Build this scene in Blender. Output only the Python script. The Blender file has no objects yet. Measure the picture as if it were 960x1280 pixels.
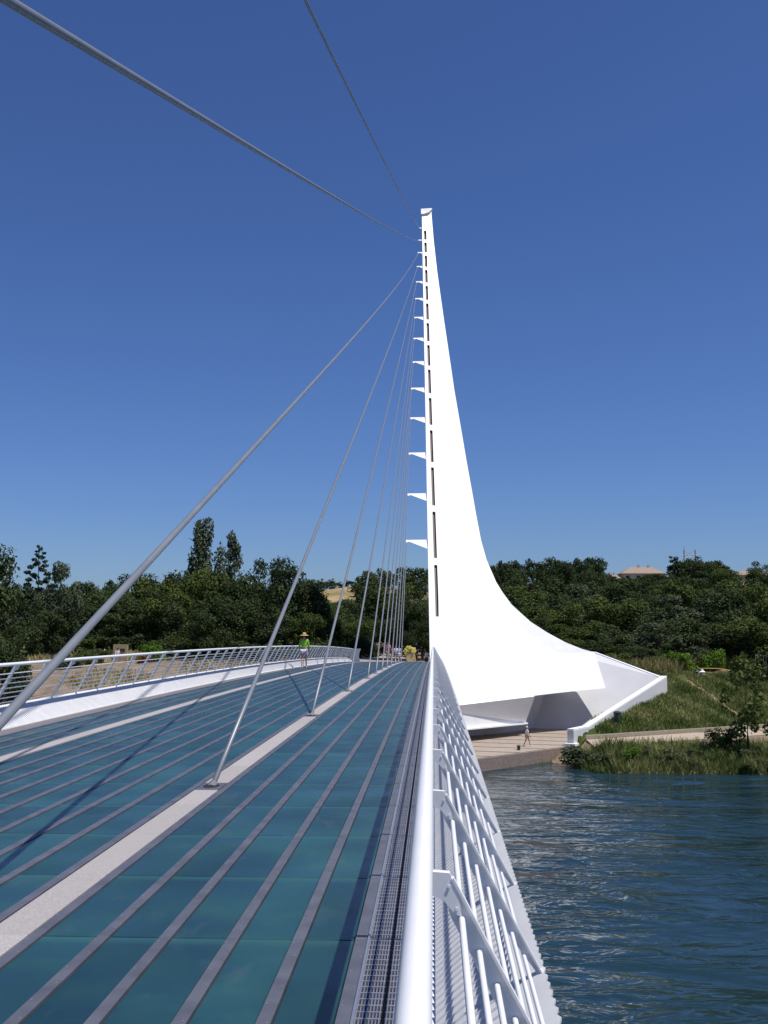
import bpy, bmesh, math, random
import numpy as np
from mathutils import Matrix, Vector, Euler

# ------------------------------------------------------------------ scene, camera, light
scene = bpy.context.scene
C = scene.collection
R = math.radians
F_PX, VPX, VPY = 1290.0, 542.0, 778.0            # focal length in photo pixels and the bridge axis' vanishing point
PITCH = math.atan((VPY - 640) / F_PX)
YAW = math.atan((VPX - 480) / F_PX * math.cos(PITCH))
cam_d = bpy.data.cameras.new('camera')
cam_d.sensor_fit = 'VERTICAL'; cam_d.sensor_height = 36.0
cam_d.lens = 36.0 * F_PX / 1280.0
cam_d.clip_start = 0.05; cam_d.clip_end = 12000
cam = bpy.data.objects.new('camera', cam_d); C.objects.link(cam)
cam.location = (0, 0, 0); cam.rotation_euler = (math.pi / 2 + PITCH, 0, YAW)
scene.camera = cam
CAM_M = (Matrix.Rotation(YAW, 3, 'Z') @ Matrix.Rotation(math.pi / 2 + PITCH, 3, 'X'))

SUN = Vector((0.42, -0.17, 1.0)).normalized()     # towards the sun
w = bpy.data.worlds.new('World'); scene.world = w; w.use_nodes = True
nt = w.node_tree; bg = nt.nodes['Background']
sky = nt.nodes.new('ShaderNodeTexSky'); sky.sky_type = 'NISHITA'; sky.sun_disc = False
sky.sun_elevation = math.asin(SUN.z); sky.sun_rotation = math.atan2(SUN.x, SUN.y)
sky.altitude = 200; sky.air_density = 1.0; sky.dust_density = 0.35; sky.ozone_density = 2.0
tint = nt.nodes.new('ShaderNodeMix'); tint.data_type = 'RGBA'; tint.blend_type = 'MULTIPLY'; tint.inputs[0].default_value = 1.0
tint.inputs[7].default_value = (0.455, 0.62, 1.0, 1)         # the deep blue the film gives a clear sky
nt.links.new(sky.outputs[0], tint.inputs[6]); nt.links.new(tint.outputs[2], bg.inputs[0]); bg.inputs[1].default_value = 0.093
sun_d = bpy.data.lights.new('sun', 'SUN'); sun_d.energy = 5.0; sun_d.angle = R(0.5); sun_d.color = (1.0, 0.96, 0.9)
sun_o = bpy.data.objects.new('sun', sun_d); C.objects.link(sun_o)
sun_o.rotation_euler = SUN.to_track_quat('Z', 'Y').to_euler(); sun_o.location = (60, -10, 120)
vs = scene.view_settings
vs.view_transform = 'Standard'; vs.look = 'None'; vs.exposure = 0.0; vs.gamma = 1.0; vs.use_curve_mapping = False

rnd = random.Random(7)
def at(x, y, D):
    """world point seen at photo pixel (x, y), D metres ahead along the bridge"""
    v = CAM_M @ Vector((x - 480, 640 - y, -F_PX))
    return v * (D / v.y)

# ------------------------------------------------------------------ materials
def mat(name, col, rough=0.6, metal=0.0, var=0.0, vscale=3.0, bump=0.0, bscale=30.0, col2=None, detail=4.0, spec=0.5, objvar=0.0):
    m = bpy.data.materials.new(name); m.use_nodes = True
    n = m.node_tree.nodes; l = m.node_tree.links; b = n['Principled BSDF']
    b.inputs['Roughness'].default_value = rough; b.inputs['Metallic'].default_value = metal
    b.inputs['Specular IOR Level'].default_value = spec
    c = (*col, 1); b.inputs['Base Color'].default_value = c
    geo = n.new('ShaderNodeNewGeometry')
    if var or col2:
        t = n.new('ShaderNodeTexNoise'); t.inputs['Scale'].default_value = vscale; t.inputs['Detail'].default_value = detail
        l.new(geo.outputs['Position'], t.inputs['Vector'])
        r = n.new('ShaderNodeValToRGB'); e = r.color_ramp.elements
        e[0].position = 0.3; e[1].position = 0.7
        if col2: e[0].color = c; e[1].color = (*col2, 1)
        else:
            e[0].color = (*[k * (1 - var) for k in col], 1); e[1].color = (*[min(1, k * (1 + var)) for k in col], 1)
        l.new(t.outputs['Fac'], r.inputs['Fac']); out = r.outputs[0]
        if objvar:
            oi = n.new('ShaderNodeObjectInfo'); mr = n.new('ShaderNodeMapRange')
            mr.inputs['To Min'].default_value = 1 - objvar; mr.inputs['To Max'].default_value = 1 + objvar
            l.new(oi.outputs['Random'], mr.inputs['Value'])
            mx = n.new('ShaderNodeVectorMath'); mx.operation = 'SCALE'
            l.new(out, mx.inputs[0]); l.new(mr.outputs[0], mx.inputs['Scale']); out = mx.outputs[0]
        l.new(out, b.inputs['Base Color'])
    if bump:
        t2 = n.new('ShaderNodeTexNoise'); t2.inputs['Scale'].default_value = bscale; t2.inputs['Detail'].default_value = 5
        l.new(geo.outputs['Position'], t2.inputs['Vector'])
        bp = n.new('ShaderNodeBump'); bp.inputs['Strength'].default_value = bump; bp.inputs['Distance'].default_value = 0.05
        l.new(t2.outputs['Fac'], bp.inputs['Height']); l.new(bp.outputs[0], b.inputs['Normal'])
    return m

M = {}
def glass_material():
    m = bpy.data.materials.new('deck_glass'); m.use_nodes = True
    n = m.node_tree.nodes; l = m.node_tree.links; b = n['Principled BSDF']; b.inputs['Specular IOR Level'].default_value = 0.42
    geo = n.new('ShaderNodeNewGeometry')
    def noise(sc, det, lo, hi, c0, c1, stretch=(1, 1, 1)):
        mp = n.new('ShaderNodeMapping'); mp.inputs['Scale'].default_value = stretch; l.new(geo.outputs['Position'], mp.inputs['Vector'])
        t = n.new('ShaderNodeTexNoise'); t.inputs['Scale'].default_value = sc; t.inputs['Detail'].default_value = det; l.new(mp.outputs[0], t.inputs['Vector'])
        r = n.new('ShaderNodeValToRGB'); e = r.color_ramp.elements; e[0].position = lo; e[1].position = hi; e[0].color = (*c0, 1); e[1].color = (*c1, 1)
        l.new(t.outputs['Fac'], r.inputs['Fac']); return r
    base = noise(1.5, 5, 0.35, 0.72, (0.010, 0.04, 0.048), (0.021, 0.08, 0.082))
    oi = n.new('ShaderNodeObjectInfo'); mr = n.new('ShaderNodeMapRange'); mr.inputs['To Min'].default_value = 0.78; mr.inputs['To Max'].default_value = 1.2
    l.new(oi.outputs['Random'], mr.inputs['Value'])
    sc = n.new('ShaderNodeVectorMath'); sc.operation = 'SCALE'; l.new(base.outputs[0], sc.inputs[0]); l.new(mr.outputs[0], sc.inputs['Scale'])
    # paler teal along every pane's far end: edge-lit glow put into the colour
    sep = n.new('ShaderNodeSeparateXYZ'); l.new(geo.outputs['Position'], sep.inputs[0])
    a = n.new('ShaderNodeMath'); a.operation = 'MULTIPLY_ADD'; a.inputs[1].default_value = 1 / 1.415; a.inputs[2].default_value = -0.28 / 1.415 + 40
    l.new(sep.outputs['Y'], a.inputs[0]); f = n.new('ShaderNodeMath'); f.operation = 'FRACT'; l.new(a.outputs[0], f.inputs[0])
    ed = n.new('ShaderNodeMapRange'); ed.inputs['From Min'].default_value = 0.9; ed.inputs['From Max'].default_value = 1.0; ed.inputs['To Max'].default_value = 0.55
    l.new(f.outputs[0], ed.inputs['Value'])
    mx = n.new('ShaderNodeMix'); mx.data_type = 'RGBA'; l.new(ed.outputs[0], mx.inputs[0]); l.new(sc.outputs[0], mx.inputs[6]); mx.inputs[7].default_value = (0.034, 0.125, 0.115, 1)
    # dust and scuffs
    du = noise(5, 8, 0.6, 0.8, (0, 0, 0), (0.3, 0.3, 0.3), (1, 0.35, 1))
    m2 = n.new('ShaderNodeMix'); m2.data_type = 'RGBA'; l.new(du.outputs[0], m2.inputs[0]); l.new(mx.outputs[2], m2.inputs[6]); m2.inputs[7].default_value = (0.09, 0.13, 0.13, 1)
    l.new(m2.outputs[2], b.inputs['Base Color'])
    ro = noise(3, 6, 0.3, 0.7, (0.22,) * 3, (0.42,) * 3); l.new(ro.outputs[0], b.inputs['Roughness'])
    return m
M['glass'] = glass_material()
M['strip'] = mat('strip_steel', (0.115, 0.118, 0.142), 0.45, 0.2, var=0.2, vscale=5, detail=8)
M['bolt'] = mat('bolt_steel', (0.6, 0.6, 0.62), 0.3, 0.8)
M['granite'] = mat('pale_granite', (0.36, 0.335, 0.32), 0.7, var=0.22, vscale=90, objvar=0.06)
M['granite_dark'] = mat('grey_granite', (0.17, 0.155, 0.155), 0.65, var=0.2, vscale=60)
M['rail'] = mat('white_rail_paint', (0.78, 0.78, 0.79), 0.32, var=0.03, vscale=5)
M['fin'] = mat('white_post_paint', (0.72, 0.73, 0.74), 0.5, var=0.06, vscale=9)
M['panel'] = mat('pleated_panel_paint', (0.6, 0.6, 0.61), 0.5, var=0.05, vscale=4)
M['channel'] = mat('blue_grey_paint', (0.4, 0.44, 0.48), 0.5, var=0.08, vscale=4)
M['cable'] = mat('cable_sheath', (0.2, 0.215, 0.235), 0.42, 0.2, var=0.08, vscale=4)
M['grate'] = mat('grating_steel', (0.42, 0.42, 0.46), 0.35, 0.7, var=0.15, vscale=12)
M['frame'] = mat('dark_frame_steel', (0.035, 0.04, 0.045), 0.7)
M['truss'] = mat('white_truss_paint', (0.6, 0.6, 0.6), 0.5)
M['pylon'] = mat('white_pylon_tile', (0.84, 0.84, 0.83), 0.45, var=0.03, vscale=0.8)
M['slot'] = mat('slot_lining', (0.2, 0.16, 0.15), 0.8)
M['wall'] = mat('white_concrete', (0.56, 0.56, 0.57), 0.75, var=0.07, vscale=0.4)
M['plaza'] = mat('plaza_stone', (0.33, 0.27, 0.215), 0.8, var=0.12, vscale=2.0)
M['joint'] = mat('plaza_joint', (0.07, 0.05, 0.04), 0.8)
M['pebble'] = mat('pebble_concrete', (0.22, 0.17, 0.145), 0.9, var=0.35, vscale=9, bump=0.4, bscale=12)
M['path'] = mat('path_gravel', (0.4, 0.32, 0.24), 0.9, var=0.08, vscale=1.5)
M['kerb'] = mat('kerb_timber', (0.3, 0.26, 0.19), 0.8, var=0.15, vscale=4)
M['dark'] = mat('black_hole', (0.012, 0.012, 0.012), 0.8)
M['bark'] = mat('bark', (0.07, 0.055, 0.042), 0.9, var=0.3, vscale=6)
M['roof'] = mat('roof_tile', (0.29, 0.215, 0.165), 0.8, var=0.12, vscale=2)
M['stucco'] = mat('stucco', (0.52, 0.46, 0.4), 0.85, var=0.05)
M['window'] = mat('window_glass', (0.03, 0.04, 0.05), 0.1)
M['tower'] = mat('galvanised_steel', (0.3, 0.32, 0.34), 0.6, 0.2)
M['board'] = mat('tan_board', (0.42, 0.32, 0.18), 0.8, var=0.08)
M['tanstone'] = mat('tan_stone', (0.6, 0.45, 0.22), 0.85, var=0.12, vscale=5)
M['bin'] = mat('bin_steel', (0.03, 0.045, 0.05), 0.5)
M['tape'] = mat('yellow_tape', (0.7, 0.5, 0.05), 0.5)
M['cartop'] = mat('white_car_paint', (0.75, 0.76, 0.78), 0.2)
M['tyre'] = mat('tyre_rubber', (0.02, 0.02, 0.02), 0.8)
M['skin'] = mat('skin', (0.45, 0.26, 0.18), 0.6)
for nm, c in dict(lime=(0.27, 0.5, 0.04), white=(0.75, 0.74, 0.78), straw=(0.62, 0.4, 0.15), pink=(0.65, 0.3, 0.33), red=(0.45, 0.06, 0.09),
                  navy=(0.02, 0.025, 0.06), khaki=(0.45, 0.38, 0.27), aqua=(0.4, 0.6, 0.65), black=(0.015, 0.015, 0.02), hair=(0.05, 0.03, 0.02), lilac=(0.62, 0.6, 0.72)).items():
    M[nm] = mat('cloth_' + nm, c, 0.85, var=0.05, vscale=20)

def leafmat(name, a, b):
    m = bpy.data.materials.new(name); m.use_nodes = True
    n = m.node_tree.nodes; l = m.node_tree.links; p = n['Principled BSDF']
    at_ = n.new('ShaderNodeAttribute'); at_.attribute_name = 'tint'
    oi = n.new('ShaderNodeObjectInfo')
    ad = n.new('ShaderNodeMath'); ad.operation = 'MULTIPLY_ADD'; ad.inputs[1].default_value = 0.3; ad.inputs[2].default_value = -0.15
    l.new(oi.outputs['Random'], ad.inputs[0])
    sm = n.new('ShaderNodeMath'); l.new(at_.outputs['Fac'], sm.inputs[0]); l.new(ad.outputs[0], sm.inputs[1])
    r = n.new('ShaderNodeValToRGB'); r.color_ramp.elements[0].color = (*a, 1); r.color_ramp.elements[1].color = (*b, 1)
    l.new(sm.outputs[0], r.inputs['Fac']); l.new(r.outputs[0], p.inputs['Base Color'])
    p.inputs['Roughness'].default_value = 0.75; p.inputs['Specular IOR Level'].default_value = 0.08
    tr = n.new('ShaderNodeBsdfTranslucent'); mx = n.new('ShaderNodeMixShader'); mx.inputs[0].default_value = 0.22
    l.new(r.outputs[0], tr.inputs['Color'])
    l.new(p.outputs[0], mx.inputs[1]); l.new(tr.outputs[0], mx.inputs[2])
    l.new(mx.outputs[0], n['Material Output'].inputs['Surface'])
    return m
M['leaf_oak'] = leafmat('oak_leaves', (0.022, 0.036, 0.014), (0.078, 0.105, 0.038))
M['leaf_mid'] = leafmat('mid_green_leaves', (0.036, 0.058, 0.014), (0.115, 0.145, 0.038))
M['leaf_grey'] = leafmat('grey_green_leaves', (0.045, 0.065, 0.035), (0.12, 0.145, 0.075))
M['leaf_pine'] = leafmat('conifer_needles', (0.025, 0.045, 0.03), (0.075, 0.105, 0.065))
M['leaf_bright'] = leafmat('bright_leaves', (0.06, 0.13, 0.015), (0.13, 0.22, 0.03))
M['leaf_orange'] = leafmat('orange_flowers', (0.25, 0.08, 0.02), (0.12, 0.12, 0.03))
M['leaf_yellow'] = leafmat('yellow_flowers', (0.78, 0.7, 0.16), (0.85, 0.8, 0.36))
M['blade'] = leafmat('green_grass', (0.06, 0.11, 0.02), (0.36, 0.35, 0.14))
M['blade_dry'] = leafmat('dry_grass', (0.2, 0.19, 0.07), (0.46, 0.39, 0.2))

# ------------------------------------------------------------------ object helpers
def tag(o, label=None, cat=None, group=None, kind=None):
    if label: o['label'] = label
    if cat: o['category'] = cat
    if group: o['group'] = group
    if kind: o['kind'] = kind
    return o
def link(name, me, parent=None, loc=(0, 0, 0), rot=(0, 0, 0), scale=(1, 1, 1)):
    o = bpy.data.objects.new(name, me); C.objects.link(o)
    o.location = loc; o.rotation_euler = rot; o.scale = scale
    if parent is not None: o.parent = parent
    return o
def empty(name, loc, label, cat, group=None, rotz=0):
    o = bpy.data.objects.new(name, None); C.objects.link(o); o.location = loc; o.rotation_euler = (0, 0, rotz)
    o.empty_display_size = 0.3
    return tag(o, label, cat, group)
class MB:
    def __init__(s): s.v = []; s.f = []
    def add(s, vs, fs):
        o = len(s.v); s.v += [tuple(v) for v in vs]; s.f += [tuple(i + o for i in f) for f in fs]
    def box(s, x0, x1, y0, y1, z0, z1):
        s.add([(x0, y0, z0), (x1, y0, z0), (x1, y1, z0), (x0, y1, z0), (x0, y0, z1), (x1, y0, z1), (x1, y1, z1), (x0, y1, z1)],
              [(0, 3, 2, 1), (4, 5, 6, 7), (0, 1, 5, 4), (1, 2, 6, 5), (2, 3, 7, 6), (3, 0, 4, 7)])
    def prism(s, poly, z0, z1, axis='z'):
        """polygon (a, b) pairs extruded from z0 to z1 along an axis"""
        n = len(poly)
        def P(a, b, c):
            return (a, b, c) if axis == 'z' else ((a, c, b) if axis == 'y' else (c, a, b))
        vs = [P(a, b, z0) for a, b in poly] + [P(a, b, z1) for a, b in poly]
        fs = [tuple(range(n))[::-1], tuple(range(n, 2 * n))] + [(i, (i + 1) % n, n + (i + 1) % n, n + i) for i in range(n)]
        s.add(vs, fs)
    def tube(s, pts, r, n=8, cap=True):
        rs = r if isinstance(r, (list, tuple)) else [r] * len(pts)
        pts = [Vector(p) for p in pts]; o = len(s.v)
        for i, p in enumerate(pts):
            d = (pts[min(i + 1, len(pts) - 1)] - pts[max(i - 1, 0)]).normalized()
            u = d.cross(Vector((0, 0, 1)))
            if u.length < 1e-3: u = d.cross(Vector((1, 0, 0)))
            u.normalize(); v_ = d.cross(u)
            for k in range(n):
                a = 2 * math.pi * k / n
                s.v.append(tuple(p + (u * math.cos(a) + v_ * math.sin(a)) * rs[i]))
        for i in range(len(pts) - 1):
            for k in range(n):
                s.f.append((o + i * n + k, o + i * n + (k + 1) % n, o + (i + 1) * n + (k + 1) % n, o + (i + 1) * n + k))
        if cap:
            s.f.append(tuple(o + k for k in range(n))[::-1]); s.f.append(tuple(o + (len(pts) - 1) * n + k for k in range(n)))
    def mesh(s, name, m, smooth=False):
        me = bpy.data.meshes.new(name); me.from_pydata(s.v, [], s.f)
        bm = bmesh.new(); bm.from_mesh(me); bmesh.ops.recalc_face_normals(bm, faces=bm.faces); bm.to_mesh(me); bm.free()
        me.materials.append(m if not isinstance(m, str) else M[m])
        if smooth: me.polygons.foreach_set('use_smooth', [True] * len(me.polygons))
        return me
    def obj(s, name, m, parent=None, smooth=False, origin=None, **k):
        me = s.mesh(name, m, smooth)
        if origin is not None: me.transform(Matrix.Translation(-Vector(origin))); k['loc'] = origin
        return link(name, me, parent, **k)
def rel(parent, o):
    """parent o while keeping the world place it was given (parents that only translate)"""
    o.parent = parent; o.matrix_parent_inverse = Matrix.Translation(parent.location).inverted(); return o

# ------------------------------------------------------------------ levels
DECK0, CAMB = -1.75, 0.0002
WATER, PLAZA = -11.7, -10.7
def zd(y): return DECK0 - CAMB * y * y
def slope(y): return math.atan(-2 * CAMB * y)
def sm(a, b, t):
    t = min(1, max(0, (t - a) / (b - a))); return t * t * (3 - 2 * t)
def ln(pts, t):
    if t <= pts[0][0]: return pts[0][1]
    for (a, b), (c, d) in zip(pts, pts[1:]):
        if t <= c: return b + (d - b) * (t - a) / (c - a)
    return pts[-1][1]

PLAZA_POLY = [(-14, 80), (0.5, 80), (12.3, 92.3), (14.2, 97), (24.6, 109.4), (24.6, 114), (-14, 114)]
def inside(poly, x, y):
    r = False
    for (x1, y1), (x2, y2) in zip(poly, poly[1:] + poly[:1]):
        if (y1 > y) != (y2 > y) and x < (x2 - x1) * (y - y1) / (y2 - y1) + x1: r = not r
    return r
def kerb_y(x): return 92.5 + (x - 14) * 0.58
def hill(x, y):
    px = x / max(y, 1)
    A = ln([(-0.5, 9), (-0.16, 10), (-0.09, 15.5), (0.05, 15.5), (0.12, 17), (0.4, 19)], px)
    return A * sm(150, 350, y) + 0.3 * math.sin(x * 0.05) * sm(150, 250, y)
def ground(x, y):
    if y < 0:
        return ln([(-120, -4), (-70, -8), (-45, -14), (0, -14)], y)
    if y < 79: return -14
    fl = 80 if x < 0.5 else 80 + (x - 0.5) * 1.042
    if x < 9 and y < fl + 2 and x > -16: return -13.5
    yc = max(88.5, kerb_y(x)); u = y - yc
    if y < 82.6: hr = ln([(79, -14), (82.6, -11.9)], y)
    elif u < 0: hr = ln([(82.6, -11.9), (85, -10.9), (88, -10.3), (88.6, -10.22)], y)
    else: hr = ln([(0, -10.2), (15, -5.8), (24, -5.0), (40, -3.9)], u)
    if 9 <= x < 14: hr = min(hr, -12.1 + 0.36 * (y - ln([(9, 88.6), (10.4, 87.4), (14, 82.6)], x)), -11.0 if y < 92.5 and x < 13 else 0)
    hl = ln([(79, -14), (82, -11.9), (87, -8.2), (96, -6.0), (108, -4.4), (128, -3.5)], y)
    hc = ln([(79, -14), (82, -12), (108, -4.8), (128, -4.3)], y)
    if x > 14: h = hr
    elif x > 9 and y < 97: h = hr
    elif x > 0: h = hc + (hr - hc) * sm(0, 14, x)
    else: h = hc + (hl - hc) * sm(-8, -18, x) if x > -18 else hl
    return h + hill(x, y) + (0.12 * math.sin(x * 0.9 + y * 0.3) * math.sin(y * 0.7 - x * 0.2) if y > 98 else 0)

# ------------------------------------------------------------------ ground (one sheet to the horizon)
def ground_material():
    m = bpy.data.materials.new('bank_ground'); m.use_nodes = True
    n = m.node_tree.nodes; l = m.node_tree.links; b = n['Principled BSDF']; b.inputs['Roughness'].default_value = 0.95
    b.inputs['Specular IOR Level'].default_value = 0.1
    geo = n.new('ShaderNodeNewGeometry'); at_ = n.new('ShaderNodeAttribute'); at_.attribute_name = 'soil'
    def noise(sc):
        t = n.new('ShaderNodeTexNoise'); t.inputs['Scale'].default_value = sc; t.inputs['Detail'].default_value = 6
        l.new(geo.outputs['Position'], t.inputs['Vector']); return t
    def ramp(src, cols):
        r = n.new('ShaderNodeValToRGB'); e = r.color_ramp.elements
        e[0].position = 0.32; e[1].position = 0.68; e[0].color = (*cols[0], 1); e[1].color = (*cols[1], 1)
        l.new(src.outputs['Fac'], r.inputs['Fac']); return r
    g = ramp(noise(0.45), [(0.035, 0.062, 0.014), (0.1, 0.12, 0.035)])
    s = ramp(noise(0.8), [(0.17, 0.125, 0.085), (0.29, 0.22, 0.15)])
    d = ramp(noise(0.1), [(0.2, 0.165, 0.075), (0.44, 0.32, 0.16)])
    nz = noise(1.2)
    a1 = n.new('ShaderNodeMath'); a1.operation = 'MULTIPLY_ADD'; a1.inputs[1].default_value = 0.5; a1.inputs[2].default_value = -0.25
    l.new(nz.outputs['Fac'], a1.inputs[0])
    sep = n.new('ShaderNodeSeparateColor'); l.new(at_.outputs['Color'], sep.inputs[0])
    a2 = n.new('ShaderNodeMath'); a2.use_clamp = True; l.new(sep.outputs[0], a2.inputs[0]); l.new(a1.outputs[0], a2.inputs[1])
    mr = n.new('ShaderNodeMapRange'); mr.inputs['From Min'].default_value = 0.4; mr.inputs['From Max'].default_value = 0.6
    l.new(a2.outputs[0], mr.inputs['Value'])
    x1 = n.new('ShaderNodeMix'); x1.data_type = 'RGBA'
    l.new(mr.outputs[0], x1.inputs[0]); l.new(g.outputs[0], x1.inputs[6]); l.new(s.outputs[0], x1.inputs[7])
    x2 = n.new('ShaderNodeMix'); x2.data_type = 'RGBA'
    l.new(sep.outputs[1], x2.inputs[0]); l.new(x1.outputs[2], x2.inputs[6]); l.new(d.outputs[0], x2.inputs[7])
    l.new(x2.outputs[2], b.inputs['Base Color'])
    bp = n.new('ShaderNodeBump'); bp.inputs['Strength'].default_value = 0.6; bp.inputs['Distance'].default_value = 0.2
    l.new(noise(3).outputs['Fac'], bp.inputs['Height']); l.new(bp.outputs[0], b.inputs['Normal'])
    return m
def axis(spans):
    out = []
    for a, b, st in spans:
        k = max(1, round((b - a) / st)); out += [a + (b - a) * i / k for i in range(k)]
    return out + [spans[-1][1]]
gx = axis([(-3000, -400, 260), (-400, -120, 28), (-120, -40, 5), (-40, -18, 1.5), (-18, 30, 0.6), (30, 60, 1.2), (60, 140, 5), (140, 400, 28), (400, 3000, 260)])
gy = axis([(-500, -120, 60), (-120, 76, 14), (76, 118, 0.6), (118, 160, 2), (160, 420, 9), (420, 900, 60), (900, 6000, 600)])
def soil(x, y):
    """red: bare soil, green: golden dry hill grass"""
    s = 0.0; g = 0.0
    if x < -8 and 80 < y < 116: s = 0.62 if x > -46 else 0.45
    elif x < -8 and y < 150: s = 0.42
    if x > 10:
        u = y - max(88.5, kerb_y(x))
        if u < 0.3: s = 0.95
        elif 14.5 < u < 19 and x > 27: s = 0.8
        elif u > 30: s = 0.5
        # the worn track down the grass
        tx = 27.5 + (u - 13) * -0.28
        if 2 < u < 14 and abs(x - tx) < 0.35: s = 0.9
    if -14 < x < 10 and y > 100: s = 0.7
    if y > 200: s = 0.5
    if y > 255 and -0.13 < x / y < -0.04: g = 1.0
    if y > 270 and x / y > 0.04: g = 0.25
    return s, g
gv = []; gcol = []
for y in gy:
    for x in gx:
        z = ground(x, y)
        if inside(PLAZA_POLY, x, y): z = -12.6
        gv.append((x, y, z)); s, g = soil(x, y); gcol += [s, g, 0, 1]
nx = len(gx)
gf = [(j * nx + i, j * nx + i + 1, (j + 1) * nx + i + 1, (j + 1) * nx + i) for j in range(len(gy) - 1) for i in range(nx - 1)]
me = bpy.data.meshes.new('ground'); me.from_pydata(gv, [], gf)
ca = me.color_attributes.new('soil', 'FLOAT_COLOR', 'POINT'); ca.data.foreach_set('color', gcol)
me.polygons.foreach_set('use_smooth', [True] * len(me.polygons)); me.materials.append(ground_material())
tag(link('ground', me), kind='structure')

# ------------------------------------------------------------------ river
def water_material():
    m = bpy.data.materials.new('river_water'); m.use_nodes = True
    n = m.node_tree.nodes; l = m.node_tree.links; b = n['Principled BSDF']
    b.inputs['Base Color'].default_value = (0.012, 0.032, 0.04, 1); b.inputs['Roughness'].default_value = 0.1; b.inputs['IOR'].default_value = 1.33
    geo = n.new('ShaderNodeNewGeometry')
    def wave(sx, sy, sc, detail, rough=0.55, dist=0.0):
        mp = n.new('ShaderNodeMapping'); mp.inputs['Scale'].default_value = (sx, sy, 1); mp.inputs['Rotation'].default_value = (0, 0, 0.22)
        l.new(geo.outputs['Position'], mp.inputs['Vector'])
        t = n.new('ShaderNodeTexNoise'); t.inputs['Scale'].default_value = sc; t.inputs['Detail'].default_value = detail
        t.inputs['Roughness'].default_value = rough; t.inputs['Distortion'].default_value = dist
        l.new(mp.outputs[0], t.inputs['Vector']); return t
    a = wave(0.5, 1.0, 0.85, 3.0, 0.5, 0.9); c = wave(0.5, 1.0, 0.16, 2, 0.5, 0.5)
    k = n.new('ShaderNodeMath'); k.operation = 'MULTIPLY'; l.new(a.outputs['Fac'], k.inputs[0])
    mr = n.new('ShaderNodeMapRange'); mr.inputs['From Min'].default_value = 0.3; mr.inputs['From Max'].default_value = 0.7
    mr.inputs['To Min'].default_value = 0.15; mr.inputs['To Max'].default_value = 0.95
    l.new(c.outputs['Fac'], mr.inputs['Value']); l.new(mr.outputs[0], k.inputs[1])
    bp = n.new('ShaderNodeBump'); bp.inputs['Strength'].default_value = 1.0; bp.inputs['Distance'].default_value = 0.46
    l.new(k.outputs[0], bp.inputs['Height'])
    bp2 = n.new('ShaderNodeBump'); bp2.inputs['Strength'].default_value = 1.0; bp2.inputs['Distance'].default_value = 0.5
    l.new(c.outputs['Fac'], bp2.inputs['Height']); l.new(bp2.outputs[0], bp.inputs['Normal'])
    l.new(bp.outputs[0], b.inputs['Normal'])
    return m
M['water'] = water_material()
q = MB(); q.add([(-1500, -60, WATER), (1500, -60, WATER), (1500, 95, WATER), (-1500, 95, WATER)], [(0, 1, 2, 3)])
tag(q.obj('river', 'water'), kind='structure')

# ------------------------------------------------------------------ footbridge deck
L = 1.415
JP = 0.28                                                   # where the pane joints fall
Y_END = 93.0
BAY0 = -20; BAYS = [k for k in range(BAY0, 200) if JP + (k + 1) * L <= Y_END + 0.2]
bridge = empty('footbridge', (-3.6, 2.93, DECK0), 'teal glass-decked footbridge with pale granite strips crossing the river', 'footbridge')
right_strips = [-0.41, -0.757, -1.127, -1.508, -1.86, -2.245]
mid_strips = [-2.59 - 0.3655 * j for j in range(9)]
left_strips = [-5.81, -6.17, -6.53, -6.89]
ALL = right_strips + mid_strips + left_strips
lanes = []
for grp in (right_strips, mid_strips, left_strips):
    lanes += [((a + b) / 2, abs(a - b)) for a, b in zip(grp, grp[1:])]
SW = 0.066
def seen_size(x, y, wd):
    if y < 3.2: return 0
    r = x / y * F_PX + VPX
    if r < -60: return 0
    return wd * 1.75 / (y ** 3)
def bevel_slab(wd, ln_, th, bev):
    m_ = MB(); a = wd / 2; b = ln_ / 2
    top = [(-a + bev, -b + bev, 0), (a - bev, -b + bev, 0), (a - bev, b - bev, 0), (-a + bev, b - bev, 0)]
    mid = [(-a, -b, -bev), (a, -b, -bev), (a, b, -bev), (-a, b, -bev)]
    bot = [(-a, -b, -th), (a, -b, -th), (a, b, -th), (-a, b, -th)]
    m_.add(top + mid + bot, [(0, 1, 2, 3)] + [(4 + i, 4 + (i + 1) % 4, (i + 1) % 4, i) for i in range(4)] + [(8 + i, 8 + (i + 1) % 4, 4 + (i + 1) % 4, 4 + i) for i in range(4)] + [(11, 10, 9, 8)])
    return m_
def lay(name, items, mats, near_max, parent, zoff):
    """items: (x, bay, mesh builder); the nearest become objects, the rest one joined part"""
    items = sorted(items, key=lambda t: -seen_size(t[0], JP + (t[1] + 0.5) * L, 1))
    rest = MB(); cache = {}
    for i, (x, k, key, mb) in enumerate(items):
        y = JP + (k + 0.5) * L; th = slope(y)
        if i < near_max:
            if key not in cache: cache[key] = mb.mesh(name, mats)
            o = link(name, cache[key]); o.location = (x, y, zd(y) + zoff); o.rotation_euler = (th, 0, 0); rel(parent, o)
        else:
            c, s_ = math.cos(th), math.sin(th)
            rest.add([(vx + x, vy * c - vz * s_ + y, vy * s_ + vz * c + zd(y) + zoff) for vx, vy, vz in mb.v], mb.f)
    if rest.v:
        o = rel(parent, rest.obj(name, mats)); tag(o, kind='stuff')
pane_mb = {}
items = []
for x, p in lanes:
    key = round(p, 3); pane_mb.setdefault(key, bevel_slab(p - SW - 0.012, L - 0.014, 0.03, 0.004))
    for k in BAYS: items.append((x, k, key, pane_mb[key]))
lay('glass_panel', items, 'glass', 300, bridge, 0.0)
strip_mb = bevel_slab(SW, L - 0.006, 0.03, 0.003)
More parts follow.
